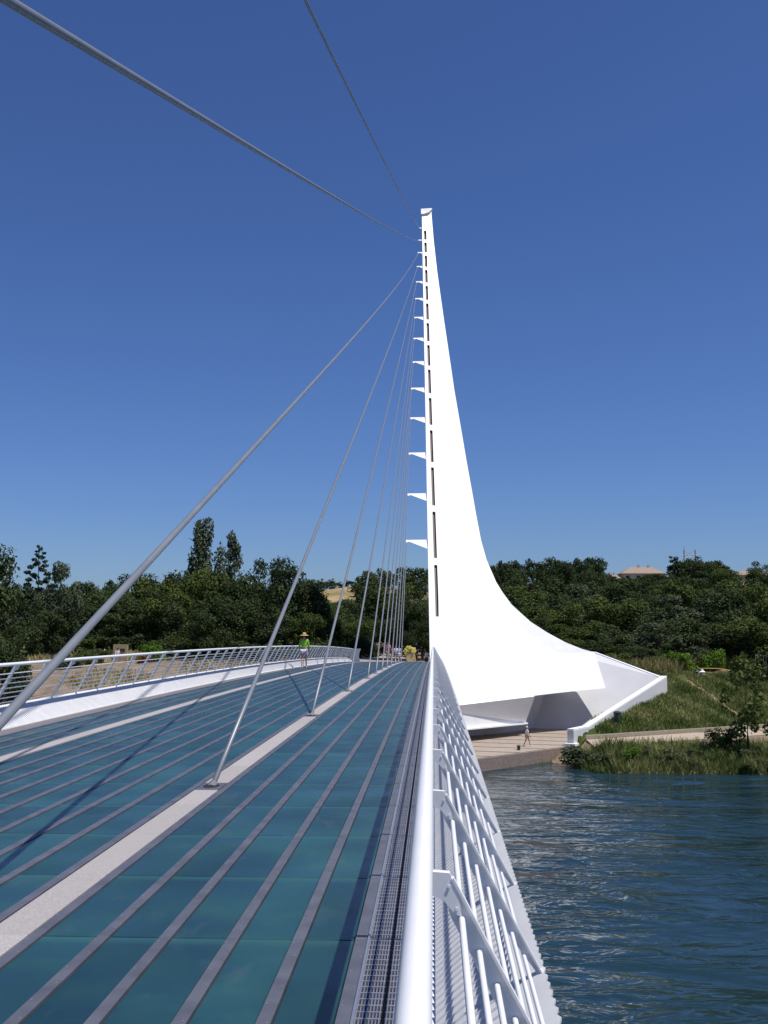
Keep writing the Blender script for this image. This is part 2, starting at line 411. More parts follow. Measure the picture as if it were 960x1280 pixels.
lay('metal_strip', [(x, k, 's', strip_mb) for x in ALL for k in BAYS], 'strip', 300, bridge, 0.011)
cab_y = [-20, -9.25, 2.4, 11.35, 20.55, 29.2, 38.0, 43.4, 48.6, 53.6, 59.2, 65, 71, 77]
anchor_bays = {round((y - JP) / L - 0.5) for y in cab_y}
gran_mb = bevel_slab(0.25, L - 0.008, 0.03, 0.003)
lay('granite_slab', [(-2.4175, k, 'g', gran_mb) for k in BAYS if k not in anchor_bays] + [(-5.662, k, 'g', gran_mb) for k in BAYS], 'granite', 300, bridge, 0.009)
edge_mb = bevel_slab(0.30, L - 0.006, 0.03, 0.003)
lay('edge_slab', [(-7.085, k, 'e', edge_mb) for k in BAYS], 'granite_dark', 300, bridge, 0.008)
# anchor bays: a granite rest piece and a steel plate with its hole
for y in cab_y:
    k = round((y - JP) / L - 0.5); y0 = JP + k * L; y1 = y0 + L
    pl0, pl1 = max(y0 + 0.02, y - 0.26), min(y1 - 0.02, y + 0.26)
    for a, b in ((y0 + 0.004, pl0 - 0.004), (pl1 + 0.004, y1 - 0.004)):
        if b - a > 0.03:
            c = (a + b) / 2; o = bevel_slab(0.25, b - a, 0.03, 0.003).obj('granite_slab', 'granite', loc=(-2.4175, c, zd(c) + 0.009), rot=(slope(c), 0, 0)); rel(bridge, o)
    c = (pl0 + pl1) / 2
    o = bevel_slab(0.25, pl1 - pl0, 0.03, 0.004).obj('anchor_plate', 'strip', loc=(-2.4175, c, zd(c) + 0.012), rot=(slope(c), 0, 0)); rel(bridge, o)
    hole = MB(); hole.prism([(0.085 * math.cos(a * 0.3927), 0.14 * math.sin(a * 0.3927)) for a in range(16)], 0.0, 0.004)
    ho = hole.obj('cable_opening', 'dark', parent=o, loc=(0, (y - c), 0.001))
# bolts on the near strips
b = MB(); br = random.Random(3)
for x in ALL[:16]:
    for i in range(0, 70):
        y = 4.0 + i * 0.23 + br.random() * 0.02
        if y > 15: break
        if br.random() < 0.15: continue
        for s_ in (1,):
            xx = x + s_ * 0.018 * (1 if (i % 2) else -1); z = zd(y) + 0.0112
            r_ = 0.006
            b.prism([(xx + r_ * math.cos(a * 1.0472), y + r_ * math.sin(a * 1.0472)) for a in range(6)], z, z + 0.002)
tag(rel(bridge, b.obj('bolt_heads', 'bolt')), kind='stuff')
# grating beside the right-hand rail, one panel per bay
g = MB(); hl = L / 2 - 0.006
for i in range(18):
    yy = -hl + 0.012 + i * (2 * hl - 0.024) / 17
    for a0, a1 in ((-0.125, -0.008), (0.008, 0.125)): g.box(a0, a1, yy - 0.007, yy + 0.007, -0.024, 0.0)
for i in range(17):
    xx = -0.122 + 0.244 * i / 16
    if i == 8: continue
    g.box(xx - 0.0028, xx + 0.0028, -hl, hl, -0.03, 0.002 if i in (0, 7, 9, 16) else -0.004)
gm = g.mesh('grating_panel', 'grate')
for k in BAYS:
    y = JP + (k + 0.5) * L
    o = link('grating_panel', gm, loc=(-0.235, y, zd(y) + 0.006), rot=(slope(y), 0, 0)); rel(bridge, o)
e = MB()
for k in BAYS:
    y = JP + (k + 0.5) * L
tr_ = MB(); tr_.box(-0.006, 0.006, -L / 2, L / 2, -0.03, 0.012); trm = tr_.mesh('edge_trim', 'bolt')
for k in BAYS:
    y = JP + (k + 0.5) * L; rel(bridge, link('edge_trim', trm, loc=(-0.367, y, zd(y) + 0.006), rot=(slope(y), 0, 0)))
# body of the deck below the walking surface
ys = [JP + (BAY0) * L + i * L for i in range(len(BAYS) + 1)]
def sweep(profile, name, m, parent, y_list, closed=True, smooth=False):
    mb = MB(); n = len(profile)
    for y in y_list:
        for (px, pz) in profile: mb.v.append((px, y, zd(y) + pz))
    for j in range(len(y_list) - 1):
        for i in range(n if closed else n - 1):
            mb.f.append((j * n + i, j * n + (i + 1) % n, (j + 1) * n + (i + 1) % n, (j + 1) * n + i))
    if closed: mb.f.append(tuple(range(n))); mb.f.append(tuple((len(y_list) - 1) * n + i for i in range(n))[::-1])
    return rel(parent, mb.obj(name, m, smooth=smooth))
sweep([(-7.26, -0.035), (-0.08, -0.035), (-0.08, -0.16), (-7.26, -0.16)], 'deck_frame', 'frame', bridge, ys)
sweep([(-7.2, -0.164), (-0.1, -0.164), (-2.2, -2.2), (-4.2, -2.2)], 'truss_hull', 'truss', bridge, ys)
sweep([(-0.105, -0.035), (0.0, -0.035), (0.0, 0.004), (-0.105, 0.004)], 'edge_beam', 'fin', bridge, ys)
# pleated edge panels on both sides: 16 tilted slats to a bay with rounded ends
def pleats(sgn):
    m_ = MB(); n = 16; p = L / n
    for i in range(n):
        y0 = -L / 2 + i * p; y1 = y0 + p + 0.014
        def P(t, f, dz=0.0): return (sgn * 0.40 * t, y0 + (y1 - y0) * f, 0.004 + 0.30 * t ** 0.9 + 0.04 * f + dz)
        ts = (0, 0.3, 0.6, 0.76)
        o = len(m_.v)
        for t in ts: m_.v += [P(t, 0), P(t, 1)]                        # near edge low, far edge high over the next slat
        m_.f += [(o + 2 * k, o + 2 * k + 1, o + 2 * k + 3, o + 2 * k + 2) for k in range(3)]
        arc = [P(0.76 + 0.36 * math.sin(a) ** 0.8, 0.5 - 0.5 * math.cos(a)) for a in (0.3, 0.7, 1.1, 1.5708, 2.04, 2.44, 2.84)]
        q_ = len(m_.v); m_.v += arc
        m_.f.append((o + 6,) + tuple(range(q_, q_ + 7)) + (o + 7,))
        o4 = len(m_.v); m_.v += [P(t, 1) for t in ts] + [P(t, 1.02, 0.011) for t in ts]      # small upstanding lip
        m_.f += [(o4 + k, o4 + k + 1, o4 + 5 + k, o4 + 4 + k) for k in range(3)]
        # thickness below the rim and the far edge
        rim = [P(0.76, 0)] + arc + [P(0.76, 1), P(0.6, 1), P(0.3, 1), P(0, 1)]
        o3 = len(m_.v); k_ = len(rim); m_.v += rim + [(x_, y_, z_ - 0.014) for x_, y_, z_ in rim]
        m_.f += [(o3 + k, o3 + k + 1, o3 + k_ + k + 1, o3 + k_ + k) for k in range(k_ - 1)]
    me_ = bpy.data.meshes.new('pleated_panel'); me_.from_pydata(m_.v, [], m_.f)
    me_.materials.append(M['panel']); return me_
for sgn, x0 in ((1, 0.0), (-1, -7.24)):
    pm = pleats(sgn)
    for k in BAYS:
        y = JP + (k + 0.5) * L; rel(bridge, link('pleated_panel', pm, loc=(x0, y, zd(y)), rot=(slope(y), 0, 0)))

# ------------------------------------------------------------------ railings
RAIL = 1.10                                                  # tube centre above the deck
def railing(sgn, xt, phase, label, ph_end):
    root = empty('railing', (xt, 2.93, zd(0)), label, 'railing')
    yend = ph_end
    yy = [-16 + i * 1.0 for i in range(int(yend + 16) + 1)]
    t = MB(); t.tube([(xt, y, zd(y) + RAIL) for y in yy], 0.0315, 16); rel(root, t.obj('handrail', 'rail', smooth=True))
    # post: a flat plate leaning outward in the plane across the bridge
    A = Vector((sgn * 0.089, 1.045)); B = Vector((sgn * 0.487, 0.31))
    d = (B - A).normalized(); nrm = Vector((-d.y * sgn, d.x * sgn))
    if nrm.x * sgn > 0: nrm = -nrm
    pm = MB()
    lo_ = [A + (B - A) * 0.985 + nrm * 0.016, A + (B - A) * 0.6 + nrm * 0.062, A + (B - A) * 0.1 + nrm * 0.058, A + nrm * 0.03]
    pm.prism([(p.x, p.y) for p in [A + nrm * 0.007, B + nrm * 0.007] + lo_], -0.006, 0.006, 'y')
    pm.prism([(p.x, p.y) for p in (A, B, B + nrm * 0.0075, A + nrm * 0.0075)], -0.016, 0.016, 'y')      # flange along the outer edge
    pmesh = pm.mesh('post', 'fin')
    bm_ = MB()
    bm_.prism([(sgn * u, v) for u, v in ((0.006, 1.085), (0.02, 1.062), (0.078, 1.058), (0.103, 1.0), (0.112, 0.94), (0.09, 0.95), (0.06, 0.985), (0.02, 1.0), (0.0, 1.02))], -0.014, 0.014, 'y')
    for (u, v) in ((0.076, 1.022), (0.097, 0.962)):
        bm_.prism([(sgn * u + 0.005 * math.cos(a * 1.0472), v + 0.005 * math.sin(a * 1.0472)) for a in range(6)], -0.018, -0.0145, 'y')
    bmesh_ = bm_.mesh('bracket', 'rail')
    k = 0; y = phase
    while y < yend:
        if y > -15:
            o = link('post', pmesh, loc=(xt, y, zd(y)), rot=(slope(y), 0, 0)); rel(root, o)
            c = link('bracket', bmesh_, parent=o)
        y += L
    # bars threaded through the posts
    for i in range(7):
        f = 0.13 + 0.12 * i
        p = A + (B - A) * f + nrm * 0.034
        t = MB(); t.tube([(xt + p.x, y, zd(y) + p.y) for y in yy], 0.0088 if i else 0.0095, 8)
        rel(root, t.obj('bar', 'rail', smooth=True))
    # lower channel that carries the post feet
    prof = [(xt - 0.46, 0.25), (xt - 0.46, 0.335), (xt - 0.53, 0.335), (xt - 0.53, 0.25)] if sgn < 0 else None
    if prof: sweep(prof, 'base_channel', 'channel', root, yy)
    return root
rr = railing(1, -0.037, 0.15, 'white tubular railing close on the right with outward-leaning posts', 90.5)
lr = railing(-1, -7.19, 0.77, 'white railing along the far left edge of the deck', 93.0)
# end plate of the left railing
m_ = MB(); m_.prism([(-7.6, 0.3), (-7.19, 1.12), (-6.55, 1.12), (-6.7, 0.75), (-6.75, 0.35), (-6.6, 0.0), (-7.5, 0.0)], 93.2, 93.5, 'y')
m_.v = [(x, y, z + zd(93)) for x, y, z in m_.v]
rel(lr, m_.obj('end_plate', 'channel'))
# landing behind the deck end
m_ = MB(); m_.prism([(-9, Y_END + 0.6), (-1.6, Y_END + 0.6), (-4.5, 135), (-14, 135)], -5.3, -4.0)
for i, v in enumerate(m_.v):
    if v[2] > -4.5: m_.v[i] = (v[0], v[1], -3.62 if v[1] < 100 else -4.2)
tag(m_.obj('path', 'path'), kind='structure')

# ------------------------------------------------------------------ pylon
FA, FB = 96.0, 0.715                                         # front edge: depth = FA + FB * height
def front(z):
    D = FA + FB * z
    lo, hi = 100.0, 900.0
    for _ in range(40):                                      # photo row of this height
        m2 = (lo + hi) / 2
        if at(530, m2, D).z > z: lo = m2
        else: hi = m2
    px = 527.3 + (lo - 263) * (537.3 - 527.3) / (820 - 263)
    return at(px, lo, D), lo
KR = 0.85
def rear_pt(x, y):
    D = 100.0
    for _ in range(40):
        p = at(x, y, D); D = 0.6 * D + 0.4 * (FA + FB * p.z + KR * (p.x + 0.4))
    return at(x, y, D)
sil = [(539, 263), (542, 300), (546.5, 340), (550, 365), (555, 400), (562, 447), (568, 488), (575.5, 531), (583, 575), (591, 619), (595, 642), (601, 674), (608, 699),
       (620, 727), (628, 740), (639, 755), (647, 762.5), (663, 777), (683, 790), (707, 803), (727, 811), (743, 815.5), (757, 860)]
rc = [rear_pt(*s_) for s_ in sil][::-1]                      # rising z
def rear(z):
    return Vector((ln([(p.z, p.x) for p in rc], z), ln([(p.z, p.y) for p in rc], z), z))
Z_TOP = front(0)[0].z
z_hi = rc[-1].z; z_lo = rc[0].z
slots = [(288, 299), (302.7, 314.8), (319, 332.8), (336.7, 352.3), (356.7, 374), (378.6, 398.4), (403, 425.5), (430.5, 456), (461, 490.4), (496.5, 530), (537, 576.6), (583.5, 631), (638.8, 697), (705.8, 770.6)]
def z_of_row(y):
    lo, hi = -12.0, 70.0
    for _ in range(40):
        m2 = (lo + hi) / 2
        if front(m2)[1] > y: lo = m2
        else: hi = m2
    return lo
zs = []
sl = [(z_of_row(b_), z_of_row(a_)) for a_, b_ in slots]
for a_, b_ in sl: zs += [a_, b_]
zs += [p.z for p in rc]
zs += [z_lo + (z_hi - z_lo) * i / 60 for i in range(61)]
zs += [-5.5, -4.5, -3.4, -2.8, -2.2]
zs = sorted(set(round(z, 3) for z in zs if z_lo - 0.01 <= z <= z_hi + 0.01))
zz = [zs[0]]
for z in zs[1:]:
    if z - zz[-1] > 0.02: zz.append(z)
zs = zz
pyl = empty('pylon', (6, 100, PLAZA), 'tall white curved pylon leaning away above the stone plaza', 'pylon')
shell = MB(); pockets = MB(); pv = []
NU = 6
for z in zs:
    f, row = front(z); r = rear(z)
    zoff = -0.9 * max(0, 1 - (z - z_lo) / 6.0) ** 2                # the lower edge falls towards the front edge
    wd = (r - f).length; dv = (r - f) / wd
    s0 = ln([(270, 0.22), (740, 0.82), (883, 0.9)], row); s1 = ln([(270, 0.56), (740, 1.24), (883, 1.25)], row)
    us = [0, s0, s1] + [s1 + (wd - s1) * i / NU for i in range(1, NU + 1)]
    row_pts = []
    bow = 0.03 * wd
    for u in us:
        t = u / wd
        r2 = (rear(max(z - 1.6, z_lo)) + rear(z) * 2 + rear(z + 1.6) + rear(z + 3.2)) / 5 if z < 12 else r
        wt = t ** 5 if z < 9 else (t ** 5 + (1 - t ** 5) * min(1, (z - 9) / 3))
        r2 = r2.lerp(r, wt)
        p = f + Vector((r2.x - f.x, r2.y - f.y, 0)) * t + Vector((0, 0, zoff * (1 - t)))
        p += Vector((-dv.y, dv.x, 0)) * (bow * 4 * t * (1 - t)) * 0.35 * (1 if t > 0.2 else t / 0.2)
        row_pts.append(p)
    back = f + Vector((0.35 * (r.x - f.x) + 0.4, (r.y - f.y) + 2.0 + 0.15 * wd, zoff * 0.5))
    row_pts.append(back)
    pv.append((z, row_pts))
n = len(pv[0][1])
for z, rp in pv: shell.v += [tuple(p) for p in rp]
def in_slot(za, zb):
    m2 = (za + zb) / 2
    return any(a_ < m2 < b_ for a_, b_ in sl)
for j in range(len(pv) - 1):
    for i in range(n):
        i2 = (i + 1) % n
        if i == 1 and in_slot(pv[j][0], pv[j + 1][0]): continue
        shell.f.append((j * n + i, j * n + i2, (j + 1) * n + i2, (j + 1) * n + i))
shell.f.append(tuple(range(n))[::-1]); shell.f.append(tuple((len(pv) - 1) * n + i for i in range(n)))
so = rel(pyl, shell.obj('shell', 'pylon'))
# slot linings: recessed pockets behind each opening
for a_, b_ in sl:
    rows_ = [rp for z, rp in pv if a_ - 0.03 <= z <= b_ + 0.03]
    pk = MB(); dep = Vector((0.05, 0.42, 0))
    for rp in (rows_[0], rows_[-1]):
        pk.v += [tuple(rp[1]), tuple(rp[2]), tuple(rp[2] + dep), tuple(rp[1] + dep)]
    pk.f = [(0, 3, 7, 4), (1, 5, 6, 2), (3, 2, 6, 7), (0, 1, 2, 3), (4, 7, 6, 5)]
    me_ = bpy.data.meshes.new('slot'); me_.from_pydata(pk.v, [], pk.f); me_.materials.append(M['slot'])
    rel(pyl, link('slot', me_))
# fins that hold the stays
tips = [(524, 285), (523, 300), (522, 315.6), (521, 333), (520, 352), (519, 373), (518, 396.5), (517, 422.6), (516, 452), (514, 485), (513, 522), (511, 566), (509.5, 617), (507.5, 675)]
tip_pts = []
for i, (tx, ty) in enumerate(tips):
    zf = z_of_row(ty); f, row = front(zf); D = f.y + 0.4
    tp = at(tx, ty, D); hr = 0.34 + 0.56 * (i / 13) ** 1.3; ht = 0.15 + 0.05 * i / 13; th = 0.12
    wx = f.x + 0.1
    fm = MB(); fm.prism([(tp.x, tp.z), (wx, tp.z + 0.02), (wx, tp.z - hr - 0.1), (tp.x + 0.35, tp.z - ht), (tp.x + 0.12, tp.z - ht - 0.05), (tp.x, tp.z - ht)], D - th, D + th, 'y')
    fm.v = [(x_, y_ + (z_ - tp.z) * 0.9, z_) for x_, y_, z_ in fm.v]
    rel(pyl, fm.obj('fin', 'pylon'))
    tip_pts.append(Vector((tp.x + 0.06, D, tp.z - ht * 0.6)))
# cap
f, row = front(z_hi); r = rear(z_hi)
cp = MB(); cp.prism([(f.x - 0.1, z_hi - 1.0), (f.x - 0.1, z_hi + 0.02), (r.x + 0.12, z_hi + 0.1), (r.x + 0.06, z_hi - 0.15), (r.x - 0.3, z_hi - 0.6), (f.x + 0.25, z_hi - 1.0)], f.y - 0.3, f.y + 1.0, 'y')
cp.v = [(x_, y_ + (z_ - z_hi) * 0.72, z_) for x_, y_, z_ in cp.v]
capo = rel(pyl, cp.obj('cap', 'pylon'))
cg = MB(); cg.box(f.x + 0.25, r.x - 0.25, f.y - 0.5, f.y - 0.2, z_hi - 0.32, z_hi - 0.24)
rel(pyl, cg.obj('cap_groove', 'slot'))
# undercut lower facet and its ledge
low = pv[0][1]
ft = [low[0], low[0].lerp(low[-2], 0.56)]
fb = [low[0] + Vector((0.75, 0.75, -2.25)), at(657, 903, 100.6)]
fb[0].z = fb[1].z + 0.05
fm = MB()
inn = Vector((-1.2, 2.2, 0))
fm.add([ft[0], ft[1], fb[1], fb[0], ft[0] + inn + Vector((0, 0, 0.5)), ft[1] + inn * 1.4 + Vector((0, 0, 0.5)), fb[1] + inn, fb[0] + inn], [(0, 3, 2, 1), (4, 5, 6, 7), (0, 1, 5, 4), (1, 2, 6, 5), (2, 3, 7, 6), (3, 0, 4, 7)])
rel(pyl, fm.obj('lower_facet', 'pylon'))
lm = MB(); d_ = (fb[1] - fb[0]).normalized(); nrm = Vector((d_.y, -d_.x, 0)) * 0.3
lm.add([fb[0] + nrm, fb[1] + nrm, fb[1] - nrm, fb[0] - nrm] + [p - Vector((0, 0, 0.14)) for p in (fb[0] + nrm, fb[1] + nrm, fb[1] - nrm, fb[0] - nrm)],
       [(0, 1, 2, 3), (7, 6, 5, 4), (0, 4, 5, 1), (1, 5, 6, 2), (2, 6, 7, 3), (3, 7, 4, 0)])
rel(pyl, lm.obj('ledge', 'pylon'))
ft_ = MB(); ft_.prism([(1.5, 98), (7, 102.5), (12, 110), (2, 112)], PLAZA - 0.3, -6.5); rel(pyl, ft_.obj('footing', 'wall'))

# ------------------------------------------------------------------ plinth walls beside the pylon
pw = empty('retaining_wall', (18, 104, PLAZA), 'white concrete wing wall enclosing the plaza under the pylon tip', 'wall')
AP = at(829, 848, 108.5); TL = at(744, 815.5, 112.5)
bw = MB()
B0 = Vector((1, 109.0, PLAZA - 0.2)); B1 = Vector((13.5, 106.2, PLAZA - 0.2)); B2 = Vector((16.5, 105.0, PLAZA - 0.2))
T0 = Vector((1, 113.0, -2.6)); T1 = Vector((11, 113.4, -2.4))
fr = [B0, B1, B2, AP, TL, T1, T0]
bk = [p + Vector((0.3, 1.0, 0)) for p in fr]
nf = len(fr)
bw.add(fr + bk, [tuple(range(nf))[::-1], tuple(range(nf, 2 * nf))] + [(i, (i + 1) % nf, nf + (i + 1) % nf, nf + i) for i in range(nf)])
rel(pw, bw.obj('back_wall', 'wall'))
def coping(pts, name, h, wdt, m='rail'):
    mb = MB()
    for i, p in enumerate(pts):
        d2 = (pts[min(i + 1, len(pts) - 1)] - pts[max(i - 1, 0)]); d2.z = 0; d2.normalize()
        s_ = Vector((d2.y, -d2.x, 0)) * (wdt / 2)
        mb.v += [tuple(p + s_), tuple(p - s_), tuple(p - s_ - Vector((0, 0, h))), tuple(p + s_ - Vector((0, 0, h)))]
    for i in range(len(pts) - 1):
        for k in range(4): mb.f.append((i * 4 + k, i * 4 + (k + 1) % 4, i * 4 + 4 + (k + 1) % 4, i * 4 + 4 + k))
    mb.f += [(3, 2, 1, 0), tuple((len(pts) - 1) * 4 + k for k in range(4))]
    return rel(pw, mb.obj(name, m))
W0 = at(713, 913.5, 92.2); W1 = at(733, 908.5, 94.8); W1.z = W0.z + 0.02
W2 = at(747, 900, 96.6)
wl = [W0, W1, W2, AP + Vector((0.1, 0, 0.1))]
coping([p + Vector((0, 0, 0.16)) for p in wl], 'coping', 0.18, 0.62, 'pylon')
coping([p - Vector((0, 0, 0.02)) for p in wl], 'wing_wall', 2.0, 0.6, 'wall')
m_ = MB(); m_.prism([(W0.x - 0.62, W0.y - 0.3), (W0.x + 0.3, W0.y - 0.75), (W0.x + 0.75, W0.y + 0.2), (W0.x - 0.1, W0.y + 0.7)], PLAZA, PLAZA + 0.25)
rel(pw, m_.obj('foot', 'pylon'))
coping([TL + Vector((-4, 0.5, 0.4)), TL + Vector((0, 0.2, 0.04)), AP + Vector((0.05, 0.25, 0.06))], 'coping', 0.14, 0.7, 'pylon')

# ------------------------------------------------------------------ plaza
pz = MB(); pz.prism(PLAZA_POLY, -12.55, PLAZA - 0.012)
plaza = tag(pz.obj('plaza', 'pebble'), kind='structure')
# long paving bands with dark joints between them
dirv = Vector((12.3 - 0.5, 92.3 - 80)).normalized()
bands = []
ba = R(-14); ca_, sa_ = math.cos(ba), math.sin(ba)
def clip(poly, nx_, ny_, c, keep_less):
    out = []
    for (x1, y1), (x2, y2) in zip(poly, poly[1:] + poly[:1]):
        d1 = nx_ * x1 + ny_ * y1 - c; d2 = nx_ * x2 + ny_ * y2 - c
        if not keep_less: d1, d2 = -d1, -d2
        if d1 <= 0: out.append((x1, y1))
        if d1 * d2 < 0:
            t = d1 / (d1 - d2); out.append((x1 + (x2 - x1) * t, y1 + (y2 - y1) * t))
    return out
PP = [(-13.9, 80.35), (0.35, 80.35), (12.0, 92.4), (13.9, 97), (24.2, 109.4), (24.2, 113.9), (-13.9, 113.9)]
step = 3.1
for i in range(24):
    c0 = 74 + i * step; c1 = c0 + step - 0.3
    pl = clip(clip(PP, -sa_, ca_, c1, True), -sa_, ca_, c0, False)
    if len(pl) < 3: continue
    m_ = MB(); m_.prism(pl, PLAZA - 0.01, PLAZA + 0.02); o = m_.obj('paving_band', 'plaza'); rel(plaza, o)
m_ = MB(); m_.prism([(-13.95, 80.3), (0.4, 80.3), (12.05, 92.35), (13.95, 97), (24.3, 109.3), (24.3, 113.95), (-13.95, 113.95)], PLAZA - 0.012, PLAZA - 0.006)
rel(plaza, m_.obj('paving_joint', 'joint'))
lt = empty('floor_light', at(652, 938, 86.5), 'small dark floor light on the plaza near its river edge', 'light')
lt.location = (7.1, 88.9, PLAZA + 0.02)
m_ = MB(); m_.tube([(0, 0, 0), (0, 0, 0.32)], 0.14, 10); m_.obj('base', 'bin', lt)
m_ = MB(); m_.tube([(0, 0, 0.32), (0, 0, 0.36), (0, 0, 0.42)], [0.2, 0.2, 0.1], 10); m_.obj('hood', 'bin', lt)

# ------------------------------------------------------------------ path on the right bank
pts = [(13.2 + i * 1.6) for i in range(40)]
m_ = MB()
for x in pts:
    yc = max(88.5, kerb_y(x))
    m_.v += [(x, yc - 4.6, -10.18), (x, yc - 0.1, -10.12)]
m_.f = [(2 * i, 2 * i + 2, 2 * i + 3, 2 * i + 1) for i in range(len(pts) - 1)]
tag(m_.obj('path', 'path'), kind='structure')
m_ = MB(); 
for x in pts:
    yc = max(88.5, kerb_y(x))
    m_.v += [(x, yc - 0.05, -10.3), (x, yc + 0.3, -10.3), (x, yc + 0.3, -9.78), (x, yc - 0.05, -9.78)]
for i in range(len(pts) - 1):
    for k in range(4): m_.f.append((i * 4 + k, i * 4 + (k + 1) % 4, i * 4 + 4 + (k + 1) % 4, i * 4 + 4 + k))
m_.f += [(3, 2, 1, 0), tuple((len(pts) - 1) * 4 + k for k in range(4))]
tag(m_.obj('kerb', 'kerb'), 'low pale kerb between the riverside path and the grass slope', 'kerb')

# ------------------------------------------------------------------ stay cables
cable_labels = ['dark stay cable rising overhead from the top fin and leaving the top of the picture', 'stay cable crossing the upper left sky to the top left corner',
    'thick stay cable crossing in front of the left railing', 'stay cable footed nearest on the granite strip', 'second stay cable footed along the granite strip',
    'third stay cable footed along the granite strip', 'fourth stay cable footed along the granite strip', 'fifth stay cable footed along the granite strip',
    'sixth stay cable footed along the granite strip', 'seventh stay cable footed along the granite strip', 'eighth stay cable footed along the granite strip',
    'ninth stay cable footed along the granite strip', 'tenth stay cable footed along the granite strip', 'last and farthest stay cable footed along the granite strip']
for y, tp, lab in zip(cab_y, tip_pts, cable_labels):
    base = Vector((-2.4175, y, zd(y) - 0.02))
    root = empty('stay_cable', base, lab, 'cable', 'stay cables from the pylon to the deck')
    span = (tp - base); Lh = math.hypot(span.x, span.y)
    sag = (0.000018 if y < 0 else 0.000037) * Lh ** 2
    pts_ = []
    for i in range(41):
        t = i / 40; p = base.lerp(tp, t); p.z -= 4 * sag * t * (1 - t); pts_.append(p)
    mb = MB(); mb.tube(pts_, 0.0305, 20); rel(root, mb.obj('strand', 'cable', smooth=True))
    d2 = (pts_[1] - pts_[0]).normalized()
    mb = MB(); mb.tube([base, base + d2 * 0.10, base + d2 * 0.11], [0.05, 0.05, 0.036], 12); rel(root, mb.obj('socket', 'cable', smooth=False))
    mb = MB(); mb.tube([tp - (pts_[40] - pts_[39]).normalized() * 0.5, tp], 0.06, 8); rel(root, mb.obj('clevis', 'pylon'))

# ------------------------------------------------------------------ trees and plants
def leaves(centres, normals, size, rs, tint, jitter=0.6):
    n_ = len(centres)
    d = normals + rs.normal(0, jitter, (n_, 3)); d /= np.linalg.norm(d, axis=1)[:, None] + 1e-9
    u = np.cross(d, rs.normal(0, 1, (n_, 3))); u /= np.linalg.norm(u, axis=1)[:, None] + 1e-9
    v = np.cross(d, u)
    s = (size * rs.uniform(0.6, 1.3, n_))[:, None]
    a = u * s; b_ = v * s * 0.62
    V = np.stack([centres - a, centres - b_ * 0.9 + a * 0.1, centres + a, centres + b_], 1).reshape(-1, 3)
    return V, tint
def np_mesh(name, V, tint, m):
    n_ = len(V) // 4
    me_ = bpy.data.meshes.new(name)
    me_.vertices.add(len(V)); me_.vertices.foreach_set('co', V.astype(np.float32).ravel())
    me_.loops.add(n_ * 4); me_.loops.foreach_set('vertex_index', np.arange(n_ * 4, dtype=np.int32))
    me_.polygons.add(n_); me_.polygons.foreach_set('loop_start', np.arange(0, n_ * 4, 4, dtype=np.int32))
    at_ = me_.attributes.new('tint', 'FLOAT', 'FACE'); at_.data.foreach_set('value', tint.astype(np.float32))
    me_.update(); me_.validate(); me_.materials.append(M[m]); return me_
